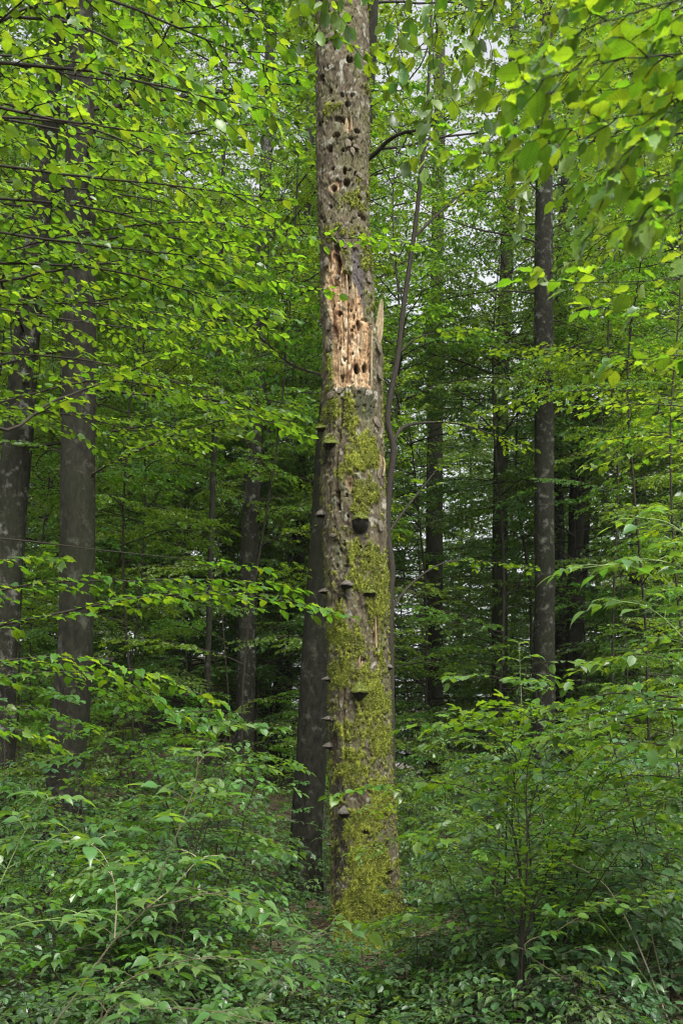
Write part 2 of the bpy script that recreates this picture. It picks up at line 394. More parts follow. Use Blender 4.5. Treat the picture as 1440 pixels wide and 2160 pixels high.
def leafy(path, r0, rng, leaf=0.085, side=0.7, gap=0.2, start=0.2, up=(0, 0, 1), tilt=0.3, droop=0.12, taper=0.75, lgap=0.55, arc=0.25):
    """a beech branch along `path`: flat alternate side twigs with two-ranked leaves -> tubes [(pts, radii)], leaf frames"""
    path = np.asarray(path, float); seg = np.linalg.norm(np.diff(path, axis=0), axis=1); cum = np.concatenate([[0], np.cumsum(seg)]); L = cum[-1]
    at = lambda s: np.array([np.interp(s, cum, path[:, i]) for i in range(3)])
    up = unit(np.array(up, float))
    tubes = [(path, r0 * (1 - 0.85 * cum / L))]; frames = []
    def leaves(pts, sgn0, s0=0.0):
        sg = np.linalg.norm(np.diff(pts, axis=0), axis=1); c = np.concatenate([[0], np.cumsum(sg)]); l = c[-1]
        s = s0 * l + 0.3 * leaf; sgn = sgn0
        while s < l:
            p = np.array([np.interp(s, c, pts[:, i]) for i in range(3)])
            q = np.array([np.interp(min(l, s + 0.02), c, pts[:, i]) for i in range(3)]); o = np.array([np.interp(max(0, s - 0.02), c, pts[:, i]) for i in range(3)])
            t = unit(q - o); sd = unit(np.cross(up, t))
            a = math.radians(rng.uniform(35, 65))
            d = t * math.cos(a) + sd * sgn * math.sin(a) - up * rng.uniform(-0.1, 0.35)
            n = up + rng.normal(0, tilt * (2.2 if rng.random() < .12 else 1), 3)
            frames.append((p, unit(d), n, leaf * rng.uniform(0.5, 1.18)))
            s += leaf * lgap * rng.uniform(0.7, 1.4); sgn = -sgn
        t = unit(pts[-1] - pts[-2]); frames.append((pts[-1], unit(t - up * 0.15), up + rng.normal(0, tilt, 3), leaf * rng.uniform(0.8, 1.1)))
    s = start * L; sgn = 1 if rng.random() < 0.5 else -1
    while s < L * 0.97:
        u = s / L; p = at(s); t = unit(at(min(L, s + 0.05)) - at(max(0, s - 0.05)))
        sd = unit(np.cross(up, t)); a = math.radians(rng.uniform(38, 62))
        ln = side * (1 - taper * ((u - start) / (1 - start)) ** 1.3) * rng.uniform(0.6, 1.15) * min(1.0, 0.45 + 2.2 * (u - start + 0.05))
        d = unit(t * math.cos(a) + sd * sgn * math.sin(a) + up * rng.uniform(-0.12, 0.12))
        k = 5; tt = np.linspace(0, 1, k)[:, None]
        pts = p + d * ln * tt + t * ln * arc * tt ** 2 - np.array([0, 0, 1.0]) * droop * ln * tt ** 2 + rng.normal(0, 0.012, (k, 3)) * tt
        tubes.append((pts, np.linspace(max(0.0022, r0 * 0.4), 0.0012, k)))
        leaves(pts, sgn, 0.06); s += gap * rng.uniform(0.7, 1.3); sgn = -sgn
    leaves(path[int(len(path) * 0.75):], sgn, 0.0)
    return tubes, frames

# ------------------------------------------------------------------ the dead tree
DD = 9.0
PROF = np.array([  # photo y, left x, right x of the trunk
    (-420, 676, 768), (-60, 670, 771), (60, 669, 773), (100, 669, 775), (250, 669, 776), (450, 671, 777), (540, 674, 783), (650, 678, 788), (692, 680, 789),
    (704, 681, 800), (760, 682, 806), (850, 681, 806), (930, 680, 806), (1000, 680, 809), (1100, 682, 812), (1260, 690, 817), (1400, 694, 818),
    (1560, 698, 824), (1700, 700, 831), (1850, 701, 840), (1960, 699, 850), (2010, 692, 862), (2060, 680, 880)], float)
HOLES = [  # x, y, half width, half height, depth (cm)
    (716, 97, 4.5, 5, 7), (690, 121, 5, 4, 5), (705, 131, 4, 12, 8), (713, 119, 4.5, 5, 8), (738, 160, 8, 7, 7), (692, 173, 2.5, 4, 4), (679, 186, 5, 6, 6), (682, 197, 3, 6, 4),
    (697, 221, 3, 3, 4), (722, 237, 3.5, 4, 5), (744, 233, 5, 4, 4), (734, 252, 6, 6, 5), (680, 281, 8, 4, 3), (716, 285, 12, 7, 4), (753, 306, 6, 5, 6), (710, 317, 7, 4, 4), (739, 324, 7, 4, 5),
    (695, 341, 5, 8, 7), (750, 340, 7, 4, 5), (722, 346, 3.5, 3.5, 5), (702, 383, 4, 3, 5), (728, 392, 5.5, 6, 7), (750, 393, 4, 5, 4), (732, 415, 8, 7, 5), (703, 424, 6, 7, 5), (704, 431, 4, 4, 7),
    (757, 440, 6, 5, 4), (697, 461, 3, 3, 4), (677, 472, 5, 9, 3), (763, 478, 9, 5, 3), (740, 495, 3, 3, 4), (705, 533, 3, 4, 4),
    (711, 582, 8, 25, 10), (709, 548, 9, 9, 4), (731, 625, 4, 22, 5), (713, 681, 6, 5, 7), (747, 691, 4, 4, 5), (757, 708, 6, 13, 7), (741, 720, 3, 3, 4), (701, 664, 3, 3, 4), (742, 676, 2.5, 3, 4),
    (752, 801, 6, 9, 9), (771, 797, 7, 9, 8), (724, 778, 4, 6, 5), (719, 820, 3, 9, 4), (743, 768, 2.5, 2.5, 4), (712, 757, 2.5, 4, 3), (699, 640, 3, 3, 3),
    (712, 1058, 6, 12, 5), (714, 1083, 5, 10, 5), (731, 1061, 3, 3, 3), (733, 1104, 3, 3, 4), (714, 1160, 2.5, 3, 4), (719, 1172, 2.5, 3, 4), (726, 1163, 2.5, 3, 4), (713, 1180, 2.5, 3, 4), (710, 1203, 2.5, 4, 4),
    (760, 1166, 3, 3, 4), (770, 1165, 3, 3, 4), (776, 1197, 3, 3, 4), (718, 1277, 5, 6, 4), (736, 1382, 3, 3, 3), (764, 1396, 4, 3, 3), (770, 1752, 7, 4, 3), (806, 1716, 6, 5, 3), (816, 1835, 8, 5, 4), (791, 1780, 4, 3, 3)]
CRACKS = [  # polyline, half width px, depth cm
    ([(722, 860), (721, 900), (718, 940), (712, 980), (711, 1050), (716, 1090)], 2.2, 3.5), ([(727, 1455), (725, 1500), (727, 1560), (729, 1610)], 2.0, 3.0),
    ([(737, 600), (735, 640), (732, 700), (730, 760), (729, 830)], 1.6, 2.6), ([(718, 640), (720, 700), (722, 760)], 1.3, 2.0), ([(748, 625), (752, 660), (757, 700)], 1.5, 2.0),
    ([(727, 190), (730, 250), (741, 330), (744, 380)], 1.6, 1.6), ([(694, 860), (696, 960), (699, 1100)], 1.3, 1.6), ([(786, 1270), (787, 1330), (791, 1370)], 2.5, 2.0), ([(770, 1330), (780, 1420)], 1.5, 1.5),
    ([(735, 170), (728, 230), (735, 250)], 1.8, 1.8), ([(782, 700), (780, 760), (781, 830)], 1.5, 1.8), ([(702, 1470), (704, 1540), (703, 1650)], 2.0, 2.0)]
MOSS = [  # x, y, rx, ry, strength
    (705, 262, 24, 16, 1.0), (748, 450, 30, 22, 1.0), (765, 420, 14, 30, .6), (712, 440, 22, 14, .6), (705, 515, 34, 24, .8), (731, 575, 10, 34, .9), (769, 560, 15, 38, .9), (776, 655, 13, 26, .8), (752, 515, 26, 20, .5),
    (768, 180, 8, 40, .7), (766, 260, 10, 30, .45), (705, 880, 26, 34, .75), (738, 900, 18, 46, 1.0), (765, 975, 40, 40, 1.25), (765, 1050, 34, 40, 1.1), (760, 1088, 22, 16, 1.1), (700, 770, 12, 70, .7), (698, 820, 14, 30, .7),
    (725, 1010, 22, 26, .6), (725, 1130, 30, 14, .5), (770, 1190, 42, 50, .9), (795, 1260, 26, 90, .85), (760, 1230, 40, 24, .8), (715, 1330, 26, 50, .75), (745, 1370, 34, 50, .85), (720, 1420, 30, 40, .9), (790, 1480, 34, 40, 1.1),
    (800, 1400, 16, 60, .5), (770, 1450, 30, 50, .9), (760, 1540, 50, 30, .6), (800, 1560, 24, 50, .9), (745, 1620, 40, 40, .7), (800, 1690, 30, 60, .75), (760, 1740, 40, 40, .85), (775, 1820, 46, 50, 1.2), (780, 1900, 60, 60, 1.1), (800, 1990, 60, 50, 1.0), (740, 1960, 40, 60, .7)]

STAIN_SHADE = [(692, 975, 16, 26), (760, 1135, 18, 22), (728, 1262, 14, 18), (782, 1290, 14, 34), (757, 1490, 18, 24), (722, 1735, 15, 30), (716, 1800, 16, 60), (714, 1650, 12, 60), (705, 1560, 8, 40)]  # algae stain and bracket shade, painted as dark ellipses on the bark
def prof(y):
    return np.interp(y, PROF[:, 0], PROF[:, 1]), np.interp(y, PROF[:, 0], PROF[:, 2])

def dead_fields(px, py, P, front):
    """masks at photo coordinates on the trunk: moss, wood, stain, hole, crack (0..1)"""
    w1 = fbm(P * np.array([9, 9, 5.0]), 21, 4); w2 = fbm(P * np.array([22, 22, 12.0]), 31, 4); w3 = fbm(P * np.array([55, 55, 32.0]), 77, 3)
    jx, jy = px + 7 * w1 + 3.5 * w2, py + 9 * w1 + 5 * w2
    low = np.interp(py, [0, 700, 1000, 1400, 1800, 2100], [-.30, -.28, -.14, .02, .08, .2])
    moss = np.full(px.shape, 0.0)
    for x, y, rx, ry, s in MOSS:
        d = ((jx - x) / rx) ** 2 + ((jy - y) / ry) ** 2
        moss = np.maximum(moss, s * np.clip(1.25 - d, 0, 1))
    moss = np.where(front, moss, 0.45 + 0.5 * w1)
    moss = sstep(0.26, 0.80, moss + low + 0.75 * w2 + 0.85 * w3 + 0.12)
    # bare wood
    yl = [545, 560, 600, 650, 720, 800, 838]; xl = [700, 688, 687, 691, 700, 704, 706]
    yr = [545, 560, 600, 640, 690, 700, 720, 838]; xr = [716, 722, 726, 760, 768, 784, 785, 781]
    j = 3.5 * w2 + 2.5 * w3 + 2 * w1
    wood = sstep(-1.5, 1.5, px + j - np.interp(py, yl, xl)) * sstep(1.5, -1.5, px + j - np.interp(py, yr, xr)) * sstep(543, 548, py + 2 * j) * sstep(840, 835, py + 3.2 * j)
    stain = sstep(-2, 2, px + j - np.interp(py, [548, 600, 690], [741, 742, 752])) * sstep(2, -2, px + j - np.interp(py, [548, 600, 690], [757, 768, 768])) * sstep(547, 552, py + j) * sstep(698, 690, py + j)
    extra = sstep(1.1, .7, ((px + j - 733) / 11) ** 2 + ((py - 296) / 16) ** 2) + sstep(1.1, .6, ((px + 2 * j - 705) / 14) ** 2 + ((py - 420) / 14) ** 2) * .7
    extra = extra + sstep(1.1, .6, ((px + j - 791) / 4) ** 2 + ((py - 1340) / 38) ** 2) + sstep(1.1, .6, ((px + j - 757) / 7) ** 2 + ((py - 1402) / 14) ** 2) * .8 + sstep(1.1, .6, ((px + j - 738) / 8) ** 2 + ((py + 3 * j - 1035) / 18) ** 2) * .7
    extra = extra + sstep(1.1, .6, ((px + j - 800) / 5) ** 2 + ((py - 975) / 26) ** 2) * .6
    wood = np.clip(np.maximum(wood, extra), 0, 1) * front; stain = stain * front * (1 - wood)
    hole = np.zeros(px.shape); hd = np.zeros(px.shape)
    for x, y, a, b, dp in HOLES:
        a, b = a * .86, b * .9
        d = np.sqrt(((px + 3.2 * w3 + 2.5 * w2 - x) / a) ** 2 + ((py + 4.0 * w3 + 3 * w2 - y) / b) ** 2)
        m = sstep(1.25, 0.75, d) * front; hd = np.maximum(hd, m * dp * 0.01); hole = np.maximum(hole, m)
    crack = np.zeros(px.shape)
    for pl, hw, dp in CRACKS:
        pl = np.array(pl, float); cx = np.interp(py, pl[:, 1], pl[:, 0]) + 3 * w1
        m = sstep(1.6, 0.5, np.abs(px - cx) / hw) * ((py > pl[0, 1]) & (py < pl[-1, 1])) * front
        hd = np.maximum(hd, m * dp * 0.01 * np.clip(.7 + .6 * w2, 0, 1)); crack = np.maximum(crack, m)
    # small beetle and peck holes scattered by noise
    pk = sstep(0.60, 0.72, vnoise(P * np.array([42, 42, 36.0]), 91) + .25 * w3) * (0.5 + 0.5 * np.sign(w1 - 0.02)) * (1 - 0.6 * moss)
    hd = np.maximum(hd, 0.022 * pk)
    return dict(moss=moss * (1 - np.maximum(wood, stain) * .93) * (1 - hole), wood=wood, stain=stain, hole=hole, crack=crack, hd=hd, pk=pk, w1=w1, w2=w2, w3=w3)

def dead_surface(theta, py):
    """radius centre etc. on broadcast arrays"""
    xl, xr = prof(py); cx = (xl + xr) / 2; rp = (xr - xl) / 2
    z = CAMZ + (HORIZON - py) / FPX * DD
    c = (cx - 720) / FPX * DD; r = rp / FPX * DD
    px = cx + rp * np.sin(theta)
    front = np.cos(theta) > -0.05
    P = np.stack([c + r * np.sin(theta), DD - r * np.cos(theta), z], -1)
    return c, r, z, px, front, P

def build_dead():
    root = thing('dead_tree', 'standing dead trunk with woodpecker holes, bare wood patch, moss and bracket fungi', 'dead tree', (0.12, DD, 0))
    nt, nz = 230, 1180
    py = np.concatenate([np.linspace(2060, -20, nz - 60), np.linspace(-30, -420, 60)])
    th = np.linspace(-math.pi, math.pi, nt, endpoint=False)
    TH, PYY = np.meshgrid(th, py)
    c, r, z, px, front, P = dead_surface(TH, PYY)
    f = dead_fields(px, PYY, P, front)
    vert = fbm(P * np.array([26, 26, 5.0]), 5, 4); coarse = fbm(P * np.array([4, 4, 1.6]), 8, 3)
    fine = fbm(P * np.array([60, 60, 40.0]), 14, 3)
    plate = sstep(-.05, .12, fbm(P * np.array([15, 15, 7.0]), 44, 3))         # flaking bark plates
    ridge = sstep(.10, .0, np.abs(vnoise(P * np.array([19, 19, 5.0]) + .8 * f['w2'][..., None], 88))) * sstep(-.1, .25, f['w1'] + .1)
    d = -0.010 * ridge * (1 - .7 * f['moss']) + 0.018 * coarse + 0.009 * vert + 0.007 * fine + 0.012 * (plate - .5) * (1 - f['moss'])
    d = d + f['moss'] * (0.006 + 0.010 * np.clip(f['w2'] + .3, 0, 1) + 0.008 * f['w3'])
    grain = fbm(P * np.array([70, 70, 4.0]), 55, 3)
    d = d - np.maximum(f['wood'], f['stain'] * .8) * (0.026 + 0.012 * vert + 0.008 * grain + 0.022 * fbm(P * np.array([30, 30, 11.0]), 63, 4))
    # deeper hollow rot pocket on the left of the bare wood
    d = d - f['hd']
    # root flare
    d = d + 0.05 * sstep(1930, 2060, PYY) * np.sin(TH * 5 + 1.0)
    rr = np.maximum(r + d, 0.02)
    V = np.stack([c + rr * np.sin(TH), DD - rr * np.cos(TH), z], -1)
    # splintered top
    V[-1, :, 2] += 0.25 * fbm(np.stack([np.cos(th) * 3, np.sin(th) * 3, th * 0], -1), 9, 3)
    # colours of the surface itself, plus shade painted below the brackets
    def mix(a, b, t): return a * (1 - t[..., None]) + np.array(b) * t[..., None]
    C = np.zeros(V.shape) + np.array([0.150, 0.126, 0.090])
    C = mix(C, [0.215, 0.186, 0.138], sstep(0.0, .5, f['w2'] + .4 * fine))
    C = mix(C, [0.085, 0.068, 0.050], sstep(.1, .5, -f['w1'] - .3 * f['w3']))
    C = mix(C, [0.36, 0.36, 0.32], sstep(.42, .56, vnoise(P * 26, 61) + .25 * f['w3']) * .8)            # lichen flecks
    C = mix(C, [0.105, 0.115, 0.045], sstep(0, .5, f['w1'] + .2) * .45)                                  # algae film
    alg = sstep(1.15, .6, ((px - 768) / 24) ** 2 + ((PYY - 872) / 34) ** 2) * front
    C = mix(C, [0.060, 0.068, 0.042], alg * .85)
    for sx, sy, a, b in STAIN_SHADE:
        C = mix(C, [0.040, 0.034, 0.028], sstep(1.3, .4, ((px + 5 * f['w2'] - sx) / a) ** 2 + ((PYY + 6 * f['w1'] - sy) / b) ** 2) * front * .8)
    chunk = fbm(P * np.array([30, 30, 14.0]), 63, 4)
    C = mix(C, [0.050, 0.040, 0.030], ridge * .75)
    C = C * np.array([.66, .655, .60])
    wcol = .74 * mix(mix(np.zeros(V.shape) + np.array([0.40, 0.255, 0.135]), [0.62, 0.50, 0.34], sstep(0, .4, .6 * grain + .7 * chunk)), [0.13, 0.065, 0.036], sstep(.02, .36, -f['w1'] - .35 * grain - .4 * chunk))
    C = mix(C, [0.085, 0.075, 0.070], f['stain'])
    C = C * (1 - f['wood'][..., None]) + wcol * f['wood'][..., None]
    C = mix(C, [0.62, 0.58, 0.52], sstep(1.1, .7, ((px - 732) / 5) ** 2 + ((PYY - 297) / 13) ** 2) * front)
    for sx, sy, a, b in ((776, 846, 6, 6), (791, 848, 5, 9), (792, 918, 4, 7), (809, 1068, 5, 12), (712, 841, 7, 6)):
        C = mix(C, [0.30, 0.28, 0.23], sstep(1.2, .6, ((px + 3 * f['w3'] - sx) / a) ** 2 + ((PYY + 3 * f['w2'] - sy) / b) ** 2) * front * .85)
    mossc = mix(np.zeros(V.shape) + np.array([0.095, 0.102, 0.022]), [0.19, 0.21, 0.03], sstep(-.2, .4, f['w2']))
    C = C * (1 - f['moss'][..., None]) + mossc * f['moss'][..., None]
    C = mix(C, [0.055, 0.036, 0.022], np.clip(f['hole'] * .8 + f['pk'] * .6 + f['crack'] * .6, 0, 1))   # darker brown inside holes, pecks and cracks
    idx = np.arange(nz * nt).reshape(nz, nt); nx = np.roll(idx, -1, 1)
    F = np.stack([idx[:-1], nx[:-1], nx[1:], idx[1:]], -1).reshape(-1, 4)
    top = np.vstack([V.reshape(-1, 3), [[c[-1, 0], DD, z[-1, 0] - 0.3]]]); tipi = nz * nt
    F3 = np.stack([idx[-1], nx[-1], np.full(nt, tipi)], -1)
    loc = np.array(root.location)
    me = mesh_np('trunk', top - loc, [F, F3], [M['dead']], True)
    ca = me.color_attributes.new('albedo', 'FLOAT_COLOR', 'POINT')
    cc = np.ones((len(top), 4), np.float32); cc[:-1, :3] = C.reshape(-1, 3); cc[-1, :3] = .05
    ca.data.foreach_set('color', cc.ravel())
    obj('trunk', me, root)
    # moss shoots: short overlapping blades where the moss grows
    prob = (f['moss'] * (f['moss'] > .35)).ravel()[: (nz - 60) * nt]
    n = 75000
    pick = RS.choice(len(prob), n, p=prob / prob.sum())
    Pm = V.reshape(-1, 3)[pick] + RS.normal(0, .003, (n, 3)); tt = TH.ravel()[pick]
    out = np.stack([np.sin(tt), -np.cos(tt), 0 * tt], -1)
    dirs = out * 0.7 + RS.normal(0, .5, (n, 3)) + np.array([0, 0, -0.30]); nr = out * .5 + RS.normal(0, .5, (n, 3)) + np.array([0, 0, .6])
    sz = RS.uniform(.007, .019, n)
    mm = Mesh(); frames_mesh(mm, list(zip(Pm - loc, dirs, nr, sz)), 2)
    return root, loc, mm

dead_root, dead_loc, dead_moss = build_dead()

def conk(px, py, w, h, dep, mossy=False, deep=0.25, name='bracket_fungus', label=None):
    """hoof-shaped bracket at photo x, y (rim height); w, h in px, dep = how far its cap reaches out in px"""
    xl, xr = prof(py); cx = (xl + xr) / 2; rp = (xr - xl) / 2
    s = max(-1.05, min(1.05, (px - cx) / (rp + 0.30 * w))); th = math.asin(max(-1, min(1, s)))
    if abs(s) > .93: th = math.copysign(math.radians(78), s)
    k = DD / FPX
    c = np.array([(cx - 720) * k, DD, CAMZ + (HORIZON - py) * k]); r = rp * k - 0.012
    o = np.array([math.sin(th), -math.cos(th), 0]); t = np.array([math.cos(th), math.sin(th), 0])
    base = c + o * r
    wm, hm, dm = w * k / 2, h * k, dep * k
    na = 22; A = np.linspace(-0.10, math.pi + .10, na)
    seed = int(px * 7 + py)
    def ring(q, zz, jit, qd=None):
        R_ = q * (1 + jit * vnoise(np.stack([np.cos(A) * 2 + seed, np.sin(A) * 2, A * 0 + zz * 40], -1), seed))
        return base + (np.cos(A) * wm * R_)[:, None] * t + (np.sin(A) * dm * R_ * (1 if qd is None else qd / q))[:, None] * o + np.array([0, 0, 1.0]) * (zz + .004 * vnoise(np.stack([A * 3, A * 0 + zz * 90, A * 0 + seed], -1), 5))[:, None]
    capp = [(0.06, 1.0), (.24, .86), (.40, .70), (.46, .66), (.62, .48), (.70, .44), (.86, .22), (.93, .16), (1.0, .02), (1.01, -.08), (.96, -.17)]
    rings = [ring(q, zz * hm, .10) for q, zz in capp]
    V = np.concatenate(rings); n = len(rings); idx = np.arange(n * na).reshape(n, na)
    F = np.stack([idx[:-1, :-1], idx[:-1, 1:], idx[1:, 1:], idx[1:, :-1]], -1).reshape(-1, 4)
    me = mesh_np(name, V - base, [F], [M['conk_moss'] if mossy else M['conk']], True)
    b = obj(name, me, dead_root, loc=tuple(base - dead_loc))
    if label: b['label'] = label
    if deep >= .9:      # tall hoof: the pore body goes down the bark under the cap
        und = [(.955, -.165, .955), (.93, -.24, .90), (.90, -.2 - .35 * deep, .74), (.78, -.2 - .75 * deep, .50), (.55, -.2 - 1.1 * deep, .25), (.30, -.2 - 1.3 * deep, .05)]
    else:
        und = [(.955, -.165, .955), (.86, -.19, .86), (.66, -.19 - deep * .35, .66), (.40, -.2 - deep * .6, .40), (.16, -.2 - deep * .8, .16), (.02, -.2 - deep * .9, .02)]
    rings = [ring(q, zz * hm, .24, qd) for q, zz, qd in und]
    V = np.concatenate(rings); n = len(rings); idx = np.arange(n * na).reshape(n, na)
    F = np.stack([idx[:-1, :-1], idx[:-1, 1:], idx[1:, 1:], idx[1:, :-1]], -1).reshape(-1, 4)
    obj('pore_surface', mesh_np('pore_surface', V - base, [F], [M['pore']], True), b)
    if mossy:
        fr = []
        for _ in range(260):
            a = RS.uniform(0, math.pi); q = math.sqrt(RS.uniform(.01, .9)); zz = np.interp(q, [x[0] for x in capp[:9]], [x[1] for x in capp[:9]]) * hm
            p = base + math.cos(a) * wm * q * t + math.sin(a) * dm * q * o + np.array([0, 0, zz])
            fr.append((p - dead_loc, RS.normal(0, .6, 3) + np.array([0, 0, .3]) + o * .4, RS.normal(0, .4, 3) + np.array([0, 0, 1.]), RS.uniform(.008, .016)))
        frames_mesh(dead_moss, fr, 2)

CONKS = [(671, 908, 27, 15, 20, 1, .5, 'moss-topped bracket fungus at the bare wood edge'), (692, 951, 36, 19, 24, 1, .5, None), (679, 1089, 24, 17, 20, 0, .3, 'grey bracket fungus with ridged cap'),
    (760, 1111, 36, 18, 26, 1, 1.1, 'large moss-capped bracket fungus with deep black underside'), (729, 1245, 27, 14, 22, 0, .6, None), (679, 1251, 28, 11, 24, 0, .3, None), (779, 1260, 30, 16, 20, 1, .6, None),
    (689, 1434, 24, 10, 22, 0, .4, None), (756, 1462, 36, 24, 26, 1, .75, 'moss-coned bracket fungus with dark rim'), (686, 1517, 24, 9, 22, 0, .4, None), (703, 1520, 13, 9, 12, 0, .4, 'tiny pale-tipped bracket fungus'), (688, 1574, 24, 12, 22, 0, .6, None),
    (722, 1711, 24, 17, 20, 0, .7, 'blackish knob-shaped bracket fungus'), (823, 1409, 18, 12, 14, 0, .4, None), (692, 1780, 20, 8, 18, 0, .4, None)]
for a in CONKS: conk(a[0], a[1], a[2], a[3], a[4], bool(a[5]), a[6], label=a[7])
mo = obj('moss', dead_moss.make('moss', [M['moss']]), dead_root); mo['kind'] = 'stuff'

def sliver(name, pts, width, thick, mat, face=False):
    """a tapering strip of bark or wood standing on the trunk surface: pts = photo polyline bottom -> top, out = cm proud"""
    k = DD / FPX; V = []; n = len(pts)
    for i, (x, y, out) in enumerate(pts):
        xl, xr = prof(y); cx = (xl + xr) / 2; rp = (xr - xl) / 2
        s = max(-.99, min(.99, (x - cx) / (rp + out / k * .01 + 1e-6))); th = math.asin(s)
        rr = rp * k + out * .01
        if abs((x - cx)) > rp: rr = abs(x - cx) * k / max(.5, abs(math.sin(th)))
        c = np.array([(cx - 720) * k, DD, CAMZ + (HORIZON - y) * k]); o = np.array([math.sin(th), -math.cos(th), 0]); t = np.array([math.cos(th), math.sin(th), 0])
        p = c + o * rr; hw = width[i] * k / 2
        if face: t = np.array([.93, .36, 0]); o = np.array([.36, -.93, 0]); p = np.array([(x - 720) * k, DD - rp * k * .45, c[2]])
        V += [p - t * hw, p + o * thick * .01 * .6, p + t * hw, p - o * thick * .01]
    V = np.array(V); F = []
    for i in range(n - 1):
        a = i * 4; b = a + 4
        for j in range(4): F.append((a + j, a + (j + 1) % 4, b + (j + 1) % 4, b + j))
    F += [(3, 2, 1, 0), ((n - 1) * 4, (n - 1) * 4 + 1, (n - 1) * 4 + 2, (n - 1) * 4 + 3)]
    return obj(name, mesh_np(name, V - dead_loc, [np.array(F)], [M[mat]], False), dead_root)

sp = sliver('bark_splinter', [(789, 790, 1.0), (793, 750, 1.0), (797, 715, 1.5), (800, 690, 3.0), (802, 668, 3.5), (803, 652, 3.8), (804, 643, 4)], [6, 14, 19, 17, 13, 9, 3], 3.0, 'splint', face=True); sp['label'] = 'pointed splinter of bark standing off the trunk'
sliver('bark_splinter', [(806, 1012, 1), (809, 1000, 2), (810, 985, 2.2), (807, 972, 1)], [7, 8, 7, 3], 1.5, 'splint')
for pts, wd in (([(783, 832, -.5), (782, 790, 0), (783, 740, .2), (782, 715, 0)], [6, 5, 5, 2]), ([(732, 650, -.5), (731, 625, .8), (730, 606, .8)], [6, 5, 2]), ([(743, 655, -.5), (744, 635, .6), (741, 618, .4)], [9, 8, 2]),
                ([(704, 815, -1.2), (703, 770, -.6), (701, 735, -.8)], [5, 5, 2]), ([(729, 312, 0), (731, 296, .6), (730, 284, .3)], [8, 7, 4]), ([(741, 306, 0), (740, 285, .5), (739, 268, .3)], [4, 3, 1]),
                ([(757, 1412, .4), (756, 1400, .8), (759, 1388, .5)], [5, 4, 2]), ([(792, 1372, .4), (791, 1340, .8), (790, 1308, .4)], [5, 4, 2]), ([(750, 930, .8), (749, 915, 1.4), (748, 902, 1.2)], [4, 3, 1]),
                ([(714, 830, -2), (716, 800, -1.2), (715, 770, -1.4)], [5, 4, 2]), ([(760, 760, -2), (763, 735, -1.2), (761, 715, -1.4)], [7, 6, 3])):
    sliver('wood_sliver', pts, wd, 1.2, 'splint')
def flake(px, py, w, h, seed):
    rng = np.random.default_rng(seed); k = DD / FPX; n = 9
    a = np.linspace(0, 2 * math.pi, n, endpoint=False); q = rng.uniform(.65, 1.15, n)
    X = px + np.cos(a) * w * .5 * q; Y = py + np.sin(a) * h * .5 * q
    def P3(x, y, out):
        xl, xr = prof(y); cx = (xl + xr) / 2; rp = (xr - xl) / 2; th = math.asin(max(-.98, min(.98, (x - cx) / rp)))
        return np.array([(cx - 720) * k + (rp * k + out) * math.sin(th), DD - (rp * k + out) * math.cos(th), CAMZ + (HORIZON - y) * k])
    lift = rng.uniform(.012, .022)
    V = [P3(x, y, lift + .010 * (y - py) / h) for x, y in zip(X, Y)] + [P3(x, y, -.015) for x, y in zip(X, Y)] + [P3(px, py, lift + .006)]
    F4 = np.array([(i, (i + 1) % n, n + (i + 1) % n, n + i) for i in range(n)]); F3 = np.array([(i, 2 * n, (i + 1) % n) for i in range(n)])
    obj('bark_flake', mesh_np('bark_flake', np.array(V) - dead_loc, [F4, F3], [M['flake']], False), dead_root)
for i, (x, y, w, h) in enumerate([(700, 112, 22, 16), (733, 335, 13, 20), (742, 350, 10, 22), (688, 330, 10, 18), (755, 395, 12, 14), (726, 545, 12, 22), (732, 590, 11, 26), (688, 572, 9, 20), (775, 600, 10, 30), (694, 700, 9, 26),
        (696, 745, 10, 22), (795, 745, 12, 30), (796, 800, 11, 36), (700, 850, 14, 18), (718, 845, 12, 14), (748, 340, 13, 10), (765, 535, 14, 18), (712, 610, 8, 12), (702, 950, 10, 20), (790, 905, 14, 24), (795, 1010, 10, 30), (705, 1140, 14, 10), (800, 1120, 12, 26), (706, 1480, 14, 12)]):
    flake(x, y, w, h, i)

# ------------------------------------------------------------------ live trunks
def trunk_mesh(name, pts, rads, mat, n=20, seed=0, rough=0.05, flare=0.35):
    pts = smooth_path(pts, 46); rads = np.interp(np.linspace(0, 1, 46), np.linspace(0, 1, len(rads)), rads)
    V, F = tube(pts, rads, n); V = V.reshape(46, n, 3)
    ax = pts[:, None]; dv = V - ax
    nz = fbm(V * np.array([3, 3, 1.2]) + seed, seed, 3)[..., None]
    zz = (pts[:, 2] - pts[0, 2]); fl = 1 + flare * np.exp(-np.clip(zz, 0, None) / 0.35)[:, None, None] * (0.7 + 0.5 * np.sin(np.arange(n) * 2 * math.pi / n * 4 + seed)[None, :, None])
    V = ax + dv * (1 + rough * 2 * nz) * fl
    return V.reshape(-1, 3), F

